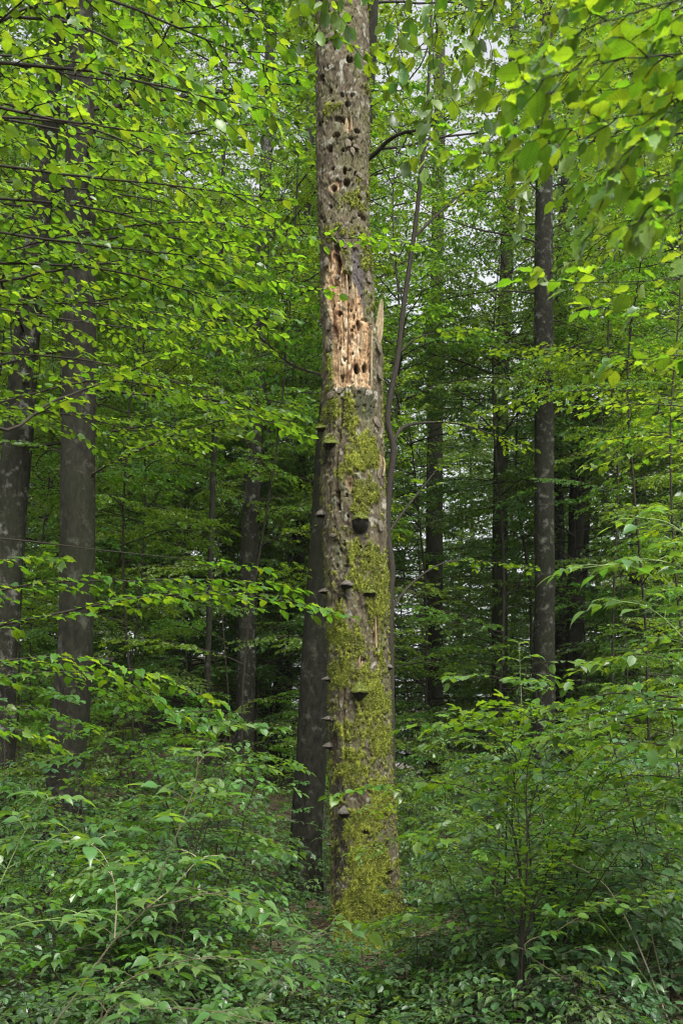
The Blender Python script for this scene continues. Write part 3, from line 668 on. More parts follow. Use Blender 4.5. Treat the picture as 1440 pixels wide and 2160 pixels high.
# ------------------------------------------------------------------ leafy branch modules for the forest trees
def branch_module(seed, L, leaf, side, gap, kind, mat, r0=0.022, tilt=0.32, rise=0.12):
    rng = np.random.default_rng(seed); n = 12; t = np.linspace(0, 1, n)
    path = np.stack([t * L, 0.10 * L * fbm(np.stack([t * 2.2, t * 0 + seed, t * 0], -1), seed, 2), rise * L * t - 0.20 * L * t ** 2 + .03 * L * fbm(np.stack([t * 3, t * 0, t * 0 + seed], -1), seed + 5, 2)], -1)
    path -= path[0]
    tubes, frames = leafy(path, r0, rng, leaf=leaf, side=side, gap=gap, start=0.14, tilt=tilt, droop=0.2, lgap=0.5)
    # a second order of twigs on the long side twigs gives the flat fan of a beech spray
    extra = []
    for pts, rd in tubes[1:]:
        ln = np.linalg.norm(pts[-1] - pts[0])
        if ln > side * 0.55:
            t2, f2 = leafy(pts, 0.005, rng, leaf=leaf, side=ln * .42, gap=gap * 1.25, start=.35, tilt=tilt, droop=.2)
            extra += t2[1:]; frames += f2
    m = Mesh()
    for i, (pts, rd) in enumerate(tubes + extra): m.tube(pts, rd, 5 if i == 0 else 3, 1)
    frames_mesh(m, frames, kind, 0)
    return m.make('leafy_branch', [mat, M['twig']]), len(frames)

FARN = [branch_module(100 + i, 3.3, 0.118, 1.15, 0.21, 2, M['beech_far'], tilt=.42) for i in range(7)]
MIDN = [branch_module(200 + i, 2.4, 0.086, 0.82, 0.16, 1, M['beech'], r0=0.014, tilt=.38) for i in range(6)]
print('leaves per module', [n for _, n in FARN + MIDN])
FAR = [m for m, _ in FARN]; MID = [m for m, _ in MIDN]

PROTECT = [  # x0, x1, y0, y1, depth, chance that a branch in front is left off
    (655, 842, 40, 1930, 9.5, 1.0), (95, 215, 380, 1720, 11.8, .5), (20, 95, 600, 1200, 12.5, .5), (605, 700, 820, 1880, 11.8, .9), (1108, 1190, 400, 720, 21.5, .7), (1108, 1185, 800, 1460, 21.5, .78), (1180, 1242, 1020, 1430, 25.5, .85),
    (1030, 1078, 780, 1480, 29.5, .7), (885, 945, 880, 1480, 34.5, .7), (495, 555, 880, 1520, 24.5, .7), (240, 275, 1080, 1400, 34, .5), (800, 900, 330, 1330, 10.8, .9), (435, 460, 900, 1440, 20, .6), (760, 800, 0, 250, 11.8, .9)]
OPEN = [  # where the sky comes through: x, y, rx, ry, chance of leaving a branch off
    (520, 230, 150, 170, .5), (360, 400, 80, 70, .4), (820, 1260, 40, 30, .3), (1350, 1300, 60, 50, .3), (400, 1130, 60, 45, .35)]
def keep(samples, rng, ang_open=True):
    vis = False
    for p in samples:
        x, y = PX(p); D = p[1]
        if -220 < x < 1660 and (-420 if D < 11 or D > 17 else -1500) < y < 2300 and D > 1: vis = True
        for x0, x1, y0, y1, d, ch in PROTECT:
            if D < d and x0 < x < x1 and y0 < y < y1 and rng.random() < ch: return False
    if not vis: return False
    if ang_open and samples[0][1] > 11:
        x, y = PX(samples[len(samples) // 2])
        for cx, cy, rx, ry, ch in OPEN:
            if ((x - cx) / rx) ** 2 + ((y - cy) / ry) ** 2 < 1 and rng.random() < ch: return False
    return True

N_BR = [0]
def make_tree(name, label, cat, pts, rads, mat, group=None, seed=0, crown=(2.0, 24.0), per_m=2.0, size=(0.7, 1.25), mods=None, n=18, azim=None, rough=.05, flare=.35, live=True):
    """pts: world polyline from low to high; the base is carried down to the ground"""
    rng = np.random.default_rng(seed); pts = [np.array(p, float) for p in pts]
    bx, by = pts[0][0], pts[0][1]; g = gh(bx, by)
    if pts[0][2] > g + .1: pts = [np.array([bx, by, g - .12])] + pts; rads = [rads[0] * 1.06] + list(rads)
    root = thing(name, label, cat, (bx, by, g), group); loc = np.array([bx, by, g])
    V, F = trunk_mesh('trunk', pts, rads, mat, n, seed, rough, flare)
    obj('trunk', mesh_np('trunk', V - loc, [F], [M[mat]], True), root)
    if not live: return root
    mods = mods or FAR
    path = smooth_path(pts, 60); pr = np.interp(np.linspace(0, 1, 60), np.linspace(0, 1, len(rads)), rads)
    ztop = min(crown[1], path[-1, 2]); z = max(crown[0], g + .5); a = rng.uniform(0, 6.28)
    while z < ztop:
        a += 2.4 + rng.normal(0, .35)
        if azim is not None: aa = rng.uniform(*azim)
        else: aa = a
        p = np.array([np.interp(z, path[:, 2], path[:, i]) for i in range(3)])
        s = rng.uniform(*size) * (1.0 - 0.35 * max(0, (z - g) / max(ztop - g, 1) - .55)); pitch = rng.uniform(-.12, .30) + 0.25 * (z - g) / 25
        L = 3.3 if mods is FAR else 2.4
        d = np.array([math.cos(aa) * math.cos(pitch), math.sin(aa) * math.cos(pitch), math.sin(pitch)])
        over = HORIZON - (p[2] - CAMZ) / p[1] * FPX < -420
        if over: s *= 1.55; z += .3
        sm = [p + d * L * s * q for q in (.3, .55, .8, 1.0)]
        if keep(sm, rng):
            m = Matrix.Translation(Vector(p - loc)) @ Matrix.Rotation(aa, 4, 'Z') @ Matrix.Rotation(-pitch, 4, 'Y') @ Matrix.Rotation(rng.normal(0, .22), 4, 'X') @ Matrix.Scale(s, 4)
            b = obj('leafy_branch', mods[rng.integers(len(mods))], root, mat=m); b['kind'] = 'stuff'; N_BR[0] += 1
            if rng.random() < .5: b.matrix_basis = b.matrix_basis @ Matrix.Scale(-1, 4, Vector((0, 1, 0)))
        z += rng.exponential(1 / per_m) * .6 + .4 / per_m
    return root

def pxtrunk(rows, D, top=6.0):
    """rows: photo (y, x centre, width) from the bottom up, at depth D; carried on upward by `top` metres"""
    P, Rr = [], []
    for y, x, w in rows: P.append(W(x, y, D)); Rr.append(.93 * w / FPX * D / 2)
    d = P[-1] - P[-2]; d = d / max(d[2], .1)
    P.append(P[-1] + d * top * .5); Rr.append(Rr[-1] * .8); P.append(P[-1] + d * top * .5); Rr.append(Rr[-1] * .55)
    return P, Rr

def T(rows, D, top, name, label, cat='tree', mat='bark', **kw):
    P, Rr = pxtrunk(rows, D, top); return make_tree(name, label, cat, P, Rr, mat, **kw)

T([(1960, 112, 84), (1830, 118, 82), (1700, 138, 86), (1640, 139, 83), (1500, 149, 82), (1300, 161, 78), (1000, 164, 77), (700, 168, 73), (400, 169, 68), (100, 172, 55), (-100, 174, 48)], 12.0, 15, 'beech_tree', 'thick dark beech trunk bending at its foot, lichen patch near the base',
  seed=1, crown=(5.0, 26), per_m=2.4, size=(.8, 1.2), n=26)
T([(1420, -8, 84), (1300, 5, 82), (1150, 18, 74), (900, 40, 66), (700, 58, 58), (450, 84, 50), (200, 110, 40), (-60, 130, 32)], 13.0, 15, 'beech_tree', 'leaning pale-blotched beech trunk beside the thick dark trunk', seed=2, mat='bark_pale', crown=(5.5, 26), per_m=2.2, size=(.8, 1.2), n=24)
T([(1890, 641, 72), (1700, 650, 70), (1550, 660, 70), (1450, 665, 68), (1300, 672, 66), (1100, 684, 60), (850, 700, 56), (500, 740, 48), (250, 768, 38), (0, 782, 34), (-120, 790, 30)], 12.3, 15, 'beech_tree', 'slim grey beech leaning close behind the dead trunk', seed=3, crown=(6, 26), per_m=1.5, size=(.7, 1.1), n=24)
T([(1620, 1147, 54), (1450, 1147, 50), (1200, 1148, 46), (1050, 1147, 45), (700, 1146, 43), (420, 1146, 38), (150, 1150, 32)], 22, 9, 'beech_tree', 'straight dark trunk with pale lichen blotches and a second dark trunk behind', seed=4, mat='bark_pale', crown=(9, 24), per_m=2.2, n=22)
T([(1560, 1206, 40), (1420, 1209, 39), (1200, 1212, 36), (1000, 1218, 34), (700, 1226, 30), (300, 1232, 26)], 26, 8, 'beech_tree', 'dark trunk standing just behind the lichen-blotched straight trunk', seed=5, crown=(8, 26), per_m=2.4)
T([(1540, 1053, 36), (1300, 1053, 35), (1000, 1055, 33), (800, 1058, 32), (450, 1072, 28), (200, 1080, 24)], 30, 8, 'beech_tree', 'greenish trunk half veiled by leaves behind the curved sapling', seed=6, mat='bark_green', crown=(7, 28), per_m=2.4)
T([(1540, 915, 42), (1300, 915, 40), (1000, 916, 38), (800, 918, 34), (300, 925, 26)], 35, 8, 'beech_tree', 'broad faint trunk deep in the stand with bright gaps beside it', seed=7, mat='bark_green', crown=(8, 30), per_m=2.2)
T([(1560, 515, 44), (1400, 520, 43), (1200, 524, 42), (1000, 533, 38), (880, 540, 35), (500, 556, 28), (200, 566, 24)], 25, 8, 'beech_tree', 'grey trunk midway between the thick dark trunk and the dead one', seed=8, mat='bark_pale', crown=(8, 24), per_m=2.2)
T([(1500, 438, 15), (1420, 438, 15), (1200, 444, 14), (1000, 450, 13), (700, 462, 11), (400, 470, 9)], 20, 5, 'beech_tree', 'thin dark straight stem beside the grey trunk', seed=9, crown=(5, 18), per_m=2.4, size=(.55, .95), n=10)
T([(1440, 252, 26), (1300, 256, 25), (1100, 262, 23), (800, 268, 20), (300, 276, 16)], 34, 7, 'beech_tree', 'dark slender trunk beyond the thick trunk on the slope', seed=10, crown=(7, 28), per_m=2.2)
T([(1500, 578, 22), (1200, 628, 21), (1000, 634, 20), (800, 640, 18), (300, 650, 14)], 30, 7, 'beech_tree', 'slender trunk tucked beside the leaning grey beech', seed=12, crown=(7, 26), per_m=2.2)
T([(1540, 1190, 40), (1000, 1172, 30), (580, 1184, 28), (480, 1188, 26), (300, 1196, 22)], 27, 7, 'beech_tree', 'pale tilted trunk top rising beside the straight lichened trunk', seed=13, mat='bark_pale', crown=(9, 26), per_m=2)

# the curved sapling right of the dead trunk, with its long limbs
def sapling_curved():
    D = 10.6
    rows = [(1750, 826, 20), (1300, 822, 18), (1200, 826, 17), (1120, 816, 16), (1030, 820, 15), (960, 829, 15), (930, 827, 14), (890, 817, 14), (840, 822, 14), (750, 839, 13), (650, 850, 12), (480, 875, 11), (340, 890, 9), (200, 902, 7), (60, 908, 5)]
    P, Rr = pxtrunk(rows, D, 1.2)
    root = make_tree('beech_sapling', 'thin curved dark sapling with long rising limbs close beside the dead trunk', 'sapling', P, Rr, 'twig', seed=20, live=False, n=10, rough=.03, flare=.2)
    loc = np.array(root.location); rng = np.random.default_rng(21)
    limbs = [([(827, 940), (845, 905), (880, 893), (960, 893), (1040, 918), (1100, 950)], [10.6, 10.7, 11, 11.3, 11.6, 11.9], .022), ([(818, 1125), (850, 1080), (905, 1010), (945, 960)], [10.6, 10.8, 11.2, 11.5], .018),
             ([(824, 1290), (850, 1250), (900, 1205), (960, 1182), (1060, 1190), (1130, 1200)], [10.6, 10.9, 11.3, 11.8, 12.2, 12.6], .018), ([(873, 500), (930, 445), (985, 400), (1030, 370)], [10.6, 11, 11.4, 11.8], .018),
             ([(840, 745), (880, 712), (940, 700), (1000, 695)], [10.6, 11, 11.4, 11.8], .012), ([(850, 640), (830, 560), (800, 470)], [10.6, 11, 11.4], .010), ([(884, 410), (840, 385), (790, 400)], [10.6, 11, 11.4], .008),
             ([(890, 330), (930, 240), (980, 180)], [10.6, 10.9, 11.2], .009), ([(820, 1060), (800, 960), (790, 880)], [10.6, 11.2, 11.8], .008)]
    for pl, ds, r0 in limbs:
        path = smooth_path([W(x, y, d) for (x, y), d in zip(pl, ds)], 14)
        tubes, frames = leafy(path, r0, rng, leaf=.075, side=.5, gap=.2, start=.4, tilt=.35)
        m = Mesh()
        for i, (p, r) in enumerate(tubes): m.tube(p - loc, r, 5 if i == 0 else 3, 0)
        b = obj('limb', m.make('limb', [M['twig']], True), root)
        m = Mesh(); frames_mesh(m, [(f[0] - loc, *f[1:]) for f in frames], 1); fo = obj('foliage', m.make('foliage', [M['beech']]), b); fo['kind'] = 'stuff'
sapling_curved()

# the thick crooked limb that shows right of the dead trunk's upper half, on a tree of its own behind it
def crooked():
    D = 11.4
    P = [W(742, 1880, D), W(745, 1200, D), W(748, 700, D), W(752, 420, D), W(757, 100, D), W(760, -300, D)]
    root = make_tree('beech_tree', 'hidden beech behind the dead trunk showing only a crooked dark limb', 'tree', P, [.13, .12, .11, .10, .09, .05], 'bark', seed=23, live=False, n=12)
    loc = np.array(root.location); rng = np.random.default_rng(24)
    for pl, r0 in (([(750, 350), (790, 325), (818, 297), (850, 280), (900, 270), (960, 235)], .032), ([(752, 390), (800, 360), (850, 345)], .012)):
        path = smooth_path([W(x, y, D - .1 - .12 * i) for i, (x, y) in enumerate(pl)], 14)
        tubes, frames = leafy(path, r0, rng, leaf=.075, side=.5, gap=.22, start=.55, tilt=.35); m = Mesh()
        for i, (p, r) in enumerate(tubes): m.tube(p - loc, r, 6 if i == 0 else 3, 0)
        b = obj('limb', m.make('limb', [M['twig']], True), root)
        m = Mesh(); frames_mesh(m, [(f[0] - loc, *f[1:]) for f in frames], 1); fo = obj('foliage', m.make('foliage', [M['beech']]), b); fo['kind'] = 'stuff'
crooked()

LM = [(150, 'the thick dark trunk'), (520, 'the grey midway trunk'), (745, 'the dead trunk'), (915, 'the broad faint trunk'), (1147, 'the straight lichened trunk')]
def between(px):
    if px < LM[0][0]: return 'by the leaning pale-blotched beech'
    if px > LM[-1][0]: return 'past ' + LM[-1][1]
    for (a, n), (b, m) in zip(LM, LM[1:]):
        if a <= px <= b: return 'between %s and %s' % (n[4:], m[4:])
# the rest of the wood: slender beeches filling the stand, far and near
rngT = np.random.default_rng(5)
kinds = {0: ('slender_beech', 'slender young beech with a thin dark stem and flat leaf tiers in the dense stand', 'slender beeches filling the stand', 'twig'),
         1: ('beech_tree', 'straight greenish-barked beech far back in the stand', 'far beeches at the back of the stand', 'bark_green'),
         2: ('beech_tree', 'grey-barked forest beech far back on the rising slope', 'far beeches on the slope', 'bark')}
spots = []
for row, (D0, D1, n) in enumerate([(12.5, 16, 9), (16, 21, 12), (21, 28, 14), (28, 36, 15), (36, 46, 15), (46, 60, 16), (60, 95, 18)]):
    for i in range(n):
        px = -140 + (i + rngT.uniform(.1, .9)) / n * 1720; D = rngT.uniform(D0, D1)
        spots.append((px, D, row))
for k, (px, D, row) in enumerate(spots):
    if row <= 1 and (620 < px < 1110): continue
    kd = 0 if row <= 2 or rngT.random() < .35 else (2 if px < 600 else 1)
    nm, lab, grp, mt = kinds[kd]
    lab = ['slender leafy young beech', 'slender leafy young beech', 'thin-stemmed beech further back', 'thin-stemmed beech further back', 'thin-stemmed beech far back', 'thin-stemmed beech far back', 'thin-stemmed beech far back'][row]
    lab = (lab if kd == 0 else ['', 'greenish-barked tall beech far back', 'grey-barked tall beech on the slope'][kd]) + ' ' + between(px)
    grp = lab
    x = (px - 720) / FPX * D; g = gh(x, D); H = rngT.uniform(11, 19) if kd == 0 else rngT.uniform(20, 30)
    r = (rngT.uniform(.011, .022) if row < 2 else rngT.uniform(.022, .05)) if kd == 0 else rngT.uniform(.11, .24)
    lean = rngT.normal(0, .035, 2); P = [np.array([x + lean[0] * h + .16 * math.sin(h * .55 + k) + .06 * math.sin(h * 1.3 + 2 * k), D + lean[1] * h, g - .1 + h]) for h in np.linspace(0, H, 7)]
    make_tree(nm, lab, 'tree', P, list(r * np.array([1.1, 1, .92, .82, .7, .5, .2])), mt, group=grp, seed=300 + k, crown=(g + (1.2 if kd == 0 else 2.0), g + H), per_m=[3.6, 4.4, 5.4, 5.4, 5.0, 4.4, 4.0][row],
              size=(.45, .85) if kd == 0 and row < 2 else ((.7, 1.25) if row < 5 else (.9, 1.7)), mods=MID if row <= 1 else FAR, n=10, flare=.25)
print('branches', N_BR[0])

# ------------------------------------------------------------------ near trees whose single leaves can be told apart
LEAVES = {}
def leaf_meshes(kind, mat):
    if (kind, mat) in LEAVES: return LEAVES[(kind, mat)]
    out = []
    for v in range(6):
        V, F3, F4 = TPL[kind]; V = V.copy(); rng = np.random.default_rng(v)
        V[:, 1] *= rng.uniform(.88, 1.12); V[:, 2] *= rng.uniform(.4, 2.4 if kind == 0 else 1.3); V[:, 1] += rng.uniform(-.10, .10) * V[:, 0] ** 2; V[:, 2] += rng.uniform(-.12, .12) * V[:, 1]
        out.append(mesh_np('leaf', V, [F3, F4], [M[mat]], True))
    LEAVES[(kind, mat)] = out; return out

def over_dead(p, y0=130, y1=1900):
    x, y = PX(p); return p[1] < 9.4 and 664 < x < 838 and y0 < y < y1

N_LEAF = [0]
def near_branches(root, branches, kind, mat, stem_mat, rng, limit=300, lod=1):
    """branches: list of (tubes, frames); largest single leaves become objects, the rest one foliage part"""
    loc = np.array(root.location); allf = []
    for bi, (tubes, frames) in enumerate(branches):
        m = Mesh()
        for i, (p, r) in enumerate(tubes): m.tube(p - loc, r, 6 if i == 0 else 4, 0)
        b = obj('branch', m.make('branch', [M[stem_mat]], True), root)
        for f in frames:
            x, y = PX(f[0]); inside = -20 < x < 1460 and -20 < y < 2180
            allf.append((f[3] / f[0][1] if inside else 0, f, b))
    allf.sort(key=lambda q: -q[0]); lm = leaf_meshes(kind, 'beech_single' if mat == 'beech' else mat)
    for q, f, b in allf[:limit]:
        if q == 0: continue
        obj('leaf', lm[rng.integers(6)], b, mat=frame_matrix((f[0] - loc, *f[1:]))); N_LEAF[0] += 1
    rest = [(f[0] - loc, *f[1:]) for q, f, b in allf[limit:]] + [(f[0] - loc, *f[1:]) for q, f, b in allf[:limit] if q == 0]
    if rest:
        m = Mesh(); frames_mesh(m, rest, lod if kind == 0 else kind); fo = obj('foliage', m.make('foliage', [M[mat]], lod == 0), root); fo['kind'] = 'stuff'

def cull(tubes, frames, front=False, y0=130):
    if front: return tubes, frames
    return [t for i, t in enumerate(tubes) if i == 0 or not over_dead(t[0][-1], y0)], [f for f in frames if not over_dead(f[0], y0)]

def near_tree(name, label, cat, base, height, rad, specs, seed, mat='bark', leafmat='beech', group=None, canopy=None, limit=300):
    """base: (x, y) world; specs: (photo polyline, depths, r0, leaf, side, front)"""
    rng = np.random.default_rng(seed); x, y = base; g = gh(x, y)
    root = thing(name, label, cat, (x, y, g), group); loc = np.array([x, y, g])
    pts = [np.array([x + .05 * math.sin(h), y + .04 * math.cos(h * .7), g - .15 + h]) for h in np.linspace(0, height, 8)]
    V, F = trunk_mesh('trunk', pts, list(np.linspace(rad, rad * .35, 8)), mat, 16, seed)
    obj('trunk', mesh_np('trunk', V - loc, [F], [M[mat]], True), root)
    br = []
    for sp in specs:
        pl, ds, r0, leaf, side, front = sp[:6]; kw = sp[6] if len(sp) > 6 else {}
        P = [W(a, b, d) for (a, b), d in zip(pl, ds)]
        if kw.pop('attach', True):
            zz = P[0][2] - .1; P = [np.array([x + .05 * math.sin(zz - g), y + .04 * math.cos((zz - g) * .7), zz])] + P
        path = smooth_path(P, 22); path[1:] += .01 * rng.normal(0, 1, (21, 3)).cumsum(0) * .3
        kw.setdefault('gap', .19); kw.setdefault('start', .25)
        br.append(cull(*leafy(path, r0, rng, leaf=leaf, side=side, tilt=kw.pop('tilt', .34 if pl[-1][1] < 700 else .2), **kw), front))
    near_branches(root, br, 0, leafmat, 'twig', rng, limit)
    if canopy:      # upper crown above the view, added to shade the trunks behind
        a = rng.uniform(0, 6.28)
        for zc in np.linspace(canopy[0], height * .97, canopy[1]):
            a += 2.4 + rng.normal(0, .3); pitch = rng.uniform(0, .45); s = rng.uniform(1.1, 1.6)
            p = np.array([.05 * math.sin(zc), .04 * math.cos(zc * .7), zc - .15])
            obj('leafy_branch', FAR[rng.integers(len(FAR))], root, mat=Matrix.Translation(Vector(p)) @ Matrix.Rotation(a, 4, 'Z') @ Matrix.Rotation(-pitch, 4, 'Y') @ Matrix.Scale(s, 4))['kind'] = 'stuff'
    return root

rngL = np.random.default_rng(77)
def left_specs(D, ys, leaf, side, xe=(330, 640), fall=(60, 190), r0=.013):
    out = []
    for y in ys:
        xend = rngL.uniform(*xe); ye = y + rngL.uniform(*fall); ds = D + rngL.normal(0, .35)
        de = ds + rngL.uniform(-.5, 1.0); sag = rngL.uniform(-50, 40)
        out.append(([(-200, y - 30 + sag * .3), (xend * .25, y + sag), (xend * .65, (y + ye) / 2 + sag * .6), (xend, ye)], [ds, ds + .1, (ds + de) / 2, de], r0, leaf, side, False))
    return out

near_tree('beech_tree', 'near beech with broad bright leaf sprays high before the thick dark trunk', 'tree', (-2.7, 5.1), 9, .11,
    left_specs(5.2, [-230, -170, -90, 20, 70, 150, 225], .078, .60, xe=(330, 640)) + [
    ([(-150, 780), (0, 905), (110, 850), (215, 808), (330, 757)], [5, 5.1, 5.3, 5.5, 5.7], .016, .075, .45, False, dict(start=.6)),
    ([(-100, 120), (0, 45), (90, 10), (250, -40)], [5, 5.1, 5.2, 5.4], .018, .08, .6, False)], 31)
near_tree('beech_tree', 'beech with layered sprays, one thin twig crossing the dead trunk above its bare wood', 'tree', (-3.6, 6.7), 10, .13,
    left_specs(6.7, [235, 290, 370, 440, 500, 610], .078, .8, xe=(480, 655), fall=(40, 150)) + [
    ([(-100, 560), (130, 500), (400, 470), (640, 500), (800, 505), (900, 522)], [6.9, 7, 7.1, 7.3, 7.4, 7.5], .010, .075, .26, True, dict(gap=.10)),
    ([(200, 640), (400, 560), (560, 590), (720, 625)], [6.9, 7, 7.1, 7.2], .008, .075, .3, True, dict(gap=.12)),
    ([(-50, 860), (220, 800), (450, 850), (600, 905), (682, 940)], [6.5, 6.7, 6.9, 7.1, 7.2], .010, .075, .38, False, dict(gap=.11)),
    ([(-50, 600), (100, 575), (250, 560), (480, 640)], [6.6, 6.7, 6.8, 7], .016, .08, .6, False)], 32)
near_tree('beech_tree', 'beech carrying dim leaf tiers around the thick dark trunk', 'tree', (-4.6, 8.6), 18, .17,
    left_specs(8.6, [-80, 120, 150, 400, 640, 680, 770, 880], .080, 1.0, xe=(380, 650), fall=(30, 120)), 33, canopy=(11.5, 9))
near_tree('young_beech', 'young beech with pale flat sprays reaching low across to the dead trunk', 'sapling', (-3.2, 6.1), 4.0, .06,
    [([(-150, 1350), (0, 1322), (130, 1298), (300, 1265), (520, 1262), (740, 1305)], [6.1, 6.1, 6.2, 6.3, 6.5, 6.6], .014, .08, .42, True, dict(gap=.10, start=.3)),
     ([(-150, 1290), (60, 1235), (300, 1225), (500, 1225), (640, 1245)], [6.6, 6.6, 6.8, 6.9, 7.0], .010, .078, .45, False, dict(gap=.11)),
     ([(-100, 1400), (150, 1380), (330, 1420), (480, 1482)], [5.6, 5.6, 5.8, 5.9], .010, .08, .45, False, dict(gap=.11)),
     ([(-100, 1450), (100, 1420), (260, 1440), (440, 1540)], [6.2, 6.2, 6.4, 6.5], .010, .078, .5, False, dict(gap=.11)),
     ([(-150, 1230), (0, 1190), (130, 1185)], [5.6, 5.7, 5.8], .009, .08, .42, False, dict(gap=.11)),
     ([(-150, 1560), (0, 1545), (60, 1545), (145, 1575)], [4.6, 4.6, 4.7, 4.8], .008, .08, .34, False, dict(gap=.11)),
     ([(-150, 1130), (0, 1137), (200, 1160), (450, 1188), (560, 1200)], [6.4, 6.4, 6.6, 6.9, 7.1], .009, .075, .3, False, dict(start=.75)),
     ([(-150, 1500), (60, 1490), (200, 1530)], [7, 7, 7.2], .010, .078, .6, False, dict(gap=.12))], 34)
# right-hand side
near_tree('beech_tree', 'beech hanging the largest, soft-focus leaves above the straight lichened trunk', 'tree', (2.3, 2.5), 7, .09,
    [([(1650, 120), (1450, 110), (1250, 130), (1040, 190)], [2.4, 2.3, 2.25, 2.2], .005, .063, .26, False, dict(gap=.055, lgap=.46, tilt=.26, up=(0, .25, 1))),
     ([(1650, 40), (1430, 230), (1340, 320), (1270, 430), (1230, 480)], [2.35, 2.3, 2.2, 2.2, 2.15], .005, .061, .20, False, dict(gap=.055, lgap=.46, tilt=.26, up=(0, .25, 1))),
     ([(1600, 220), (1450, 250), (1250, 270), (1110, 300)], [2.5, 2.4, 2.3, 2.3], .005, .062, .2, False, dict(gap=.055, lgap=.46, tilt=.26, up=(0, .25, 1))),
     ([(1700, 330), (1500, 360), (1400, 400), (1370, 470)], [2.3, 2.2, 2.2, 2.1], .005, .062, .16, False, dict(gap=.055, lgap=.46, tilt=.26, up=(0, .25, 1))),
     ([(1650, -60), (1480, -10), (1250, 60), (1130, 130)], [2.6, 2.5, 2.5, 2.4], .005, .061, .24, False, dict(gap=.055, lgap=.46, tilt=.26, up=(0, .25, 1))),
     ([(1700, 420), (1500, 440), (1380, 480), (1290, 500)], [2.5, 2.5, 2.4, 2.4], .005, .061, .16, False, dict(gap=.055, lgap=.46, tilt=.26, up=(0, .25, 1))),
     ([(1650, 130), (1480, 300), (1380, 360), (1250, 370)], [2.7, 2.6, 2.6, 2.5], .005, .061, .2, False, dict(gap=.055, lgap=.46, tilt=.26, up=(0, .25, 1))),
     ([(1500, 180), (1350, 260), (1180, 300), (960, 320)], [2.9, 2.8, 2.7, 2.6], .004, .060, .13, False, dict(gap=.055, lgap=.46, tilt=.26, up=(0, .25, 1)))], 41)
near_tree('beech_tree', 'beech with bright sprigs dangling beside the top of the dead trunk', 'tree', (3.0, 4.7), 10, .12,
    [([(1500, -330), (1200, -260), (980, -160), (915, 20), (912, 180), (893, 360)], [4.7, 4.7, 4.6, 4.6, 4.6, 4.5], .008, .08, .34, False, dict(gap=.10, start=.35, tilt=.5)),
     ([(1450, -300), (1250, -200), (1100, -80), (1000, 60), (960, 190)], [4.9, 4.9, 4.8, 4.8, 4.8], .008, .08, .38, False, dict(gap=.10, tilt=.5)),
     ([(1300, -330), (1000, -260), (800, -150), (730, -20), (720, 75), (800, 110)], [4.9, 4.9, 4.9, 4.9, 4.9, 4.9], .007, .08, .26, True, dict(gap=.10, start=.4, tilt=.5)),
     ([(1300, -300), (950, -250), (700, -160), (650, -30), (640, 100)], [5.1, 5.1, 5, 5, 5], .007, .08, .28, True, dict(gap=.10, start=.4, tilt=.5)),
     ([(1350, -330), (1050, -280), (880, -150), (835, -20), (845, 120), (830, 230)], [5, 5, 5, 5, 5, 5], .007, .08, .30, True, dict(gap=.10, start=.45, tilt=.42, up=(0, .3, 1))),
     ([(1350, -330), (1000, -300), (780, -200), (700, -90), (690, -10), (735, 60)], [5, 5, 4.9, 4.8, 4.8, 4.8], .007, .08, .30, True, dict(gap=.09, start=.45, tilt=.42, up=(0, .3, 1))),
     ([(1400, -330), (1150, -250), (1040, -120), (1010, 20), (1040, 150), (1010, 270)], [5.4, 5.4, 5.3, 5.3, 5.2, 5.2], .007, .08, .36, False, dict(gap=.10, start=.4, tilt=.42, up=(0, .3, 1))),
     ([(1500, -200), (1300, -90), (1180, 30), (1090, 130)], [5.2, 5.2, 5.1, 5], .007, .08, .4, False, dict(gap=.11, tilt=.45)),
     ([(1600, -50), (1400, 30), (1250, 110), (1120, 240), (1040, 300)], [5.4, 5.4, 5.4, 5.3, 5.2], .008, .08, .45, False, dict(gap=.12, tilt=.45)),
     ([(1600, 60), (1400, 160), (1250, 240), (1120, 370), (1085, 500)], [6.3, 6.2, 6.1, 6.0, 6.0], .007, .078, .22, False, dict(gap=.11, tilt=.5)),
     ([(1600, 100), (1450, 200), (1300, 330), (1180, 400)], [6, 5.9, 5.9, 5.8], .008, .08, .5, False, dict(gap=.13, tilt=.45)),
     ([(1600, 560), (1440, 585), (1250, 595), (1070, 600)], [3.6, 3.7, 3.8, 3.9], .006, .078, .26, False, dict(gap=.10)),
     ([(1600, 700), (1440, 680), (1330, 660), (1220, 640)], [3.9, 3.9, 4.0, 4.0], .006, .078, .34, False, dict(gap=.10)),
     ([(1600, 760), (1460, 750), (1330, 760), (1240, 790)], [3.6, 3.6, 3.7, 3.7], .006, .078, .28, False, dict(gap=.10)),
     ([(1600, 600), (1470, 560), (1400, 520), (1330, 500)], [3.3, 3.3, 3.3, 3.3], .006, .078, .22, False, dict(gap=.10))], 42)
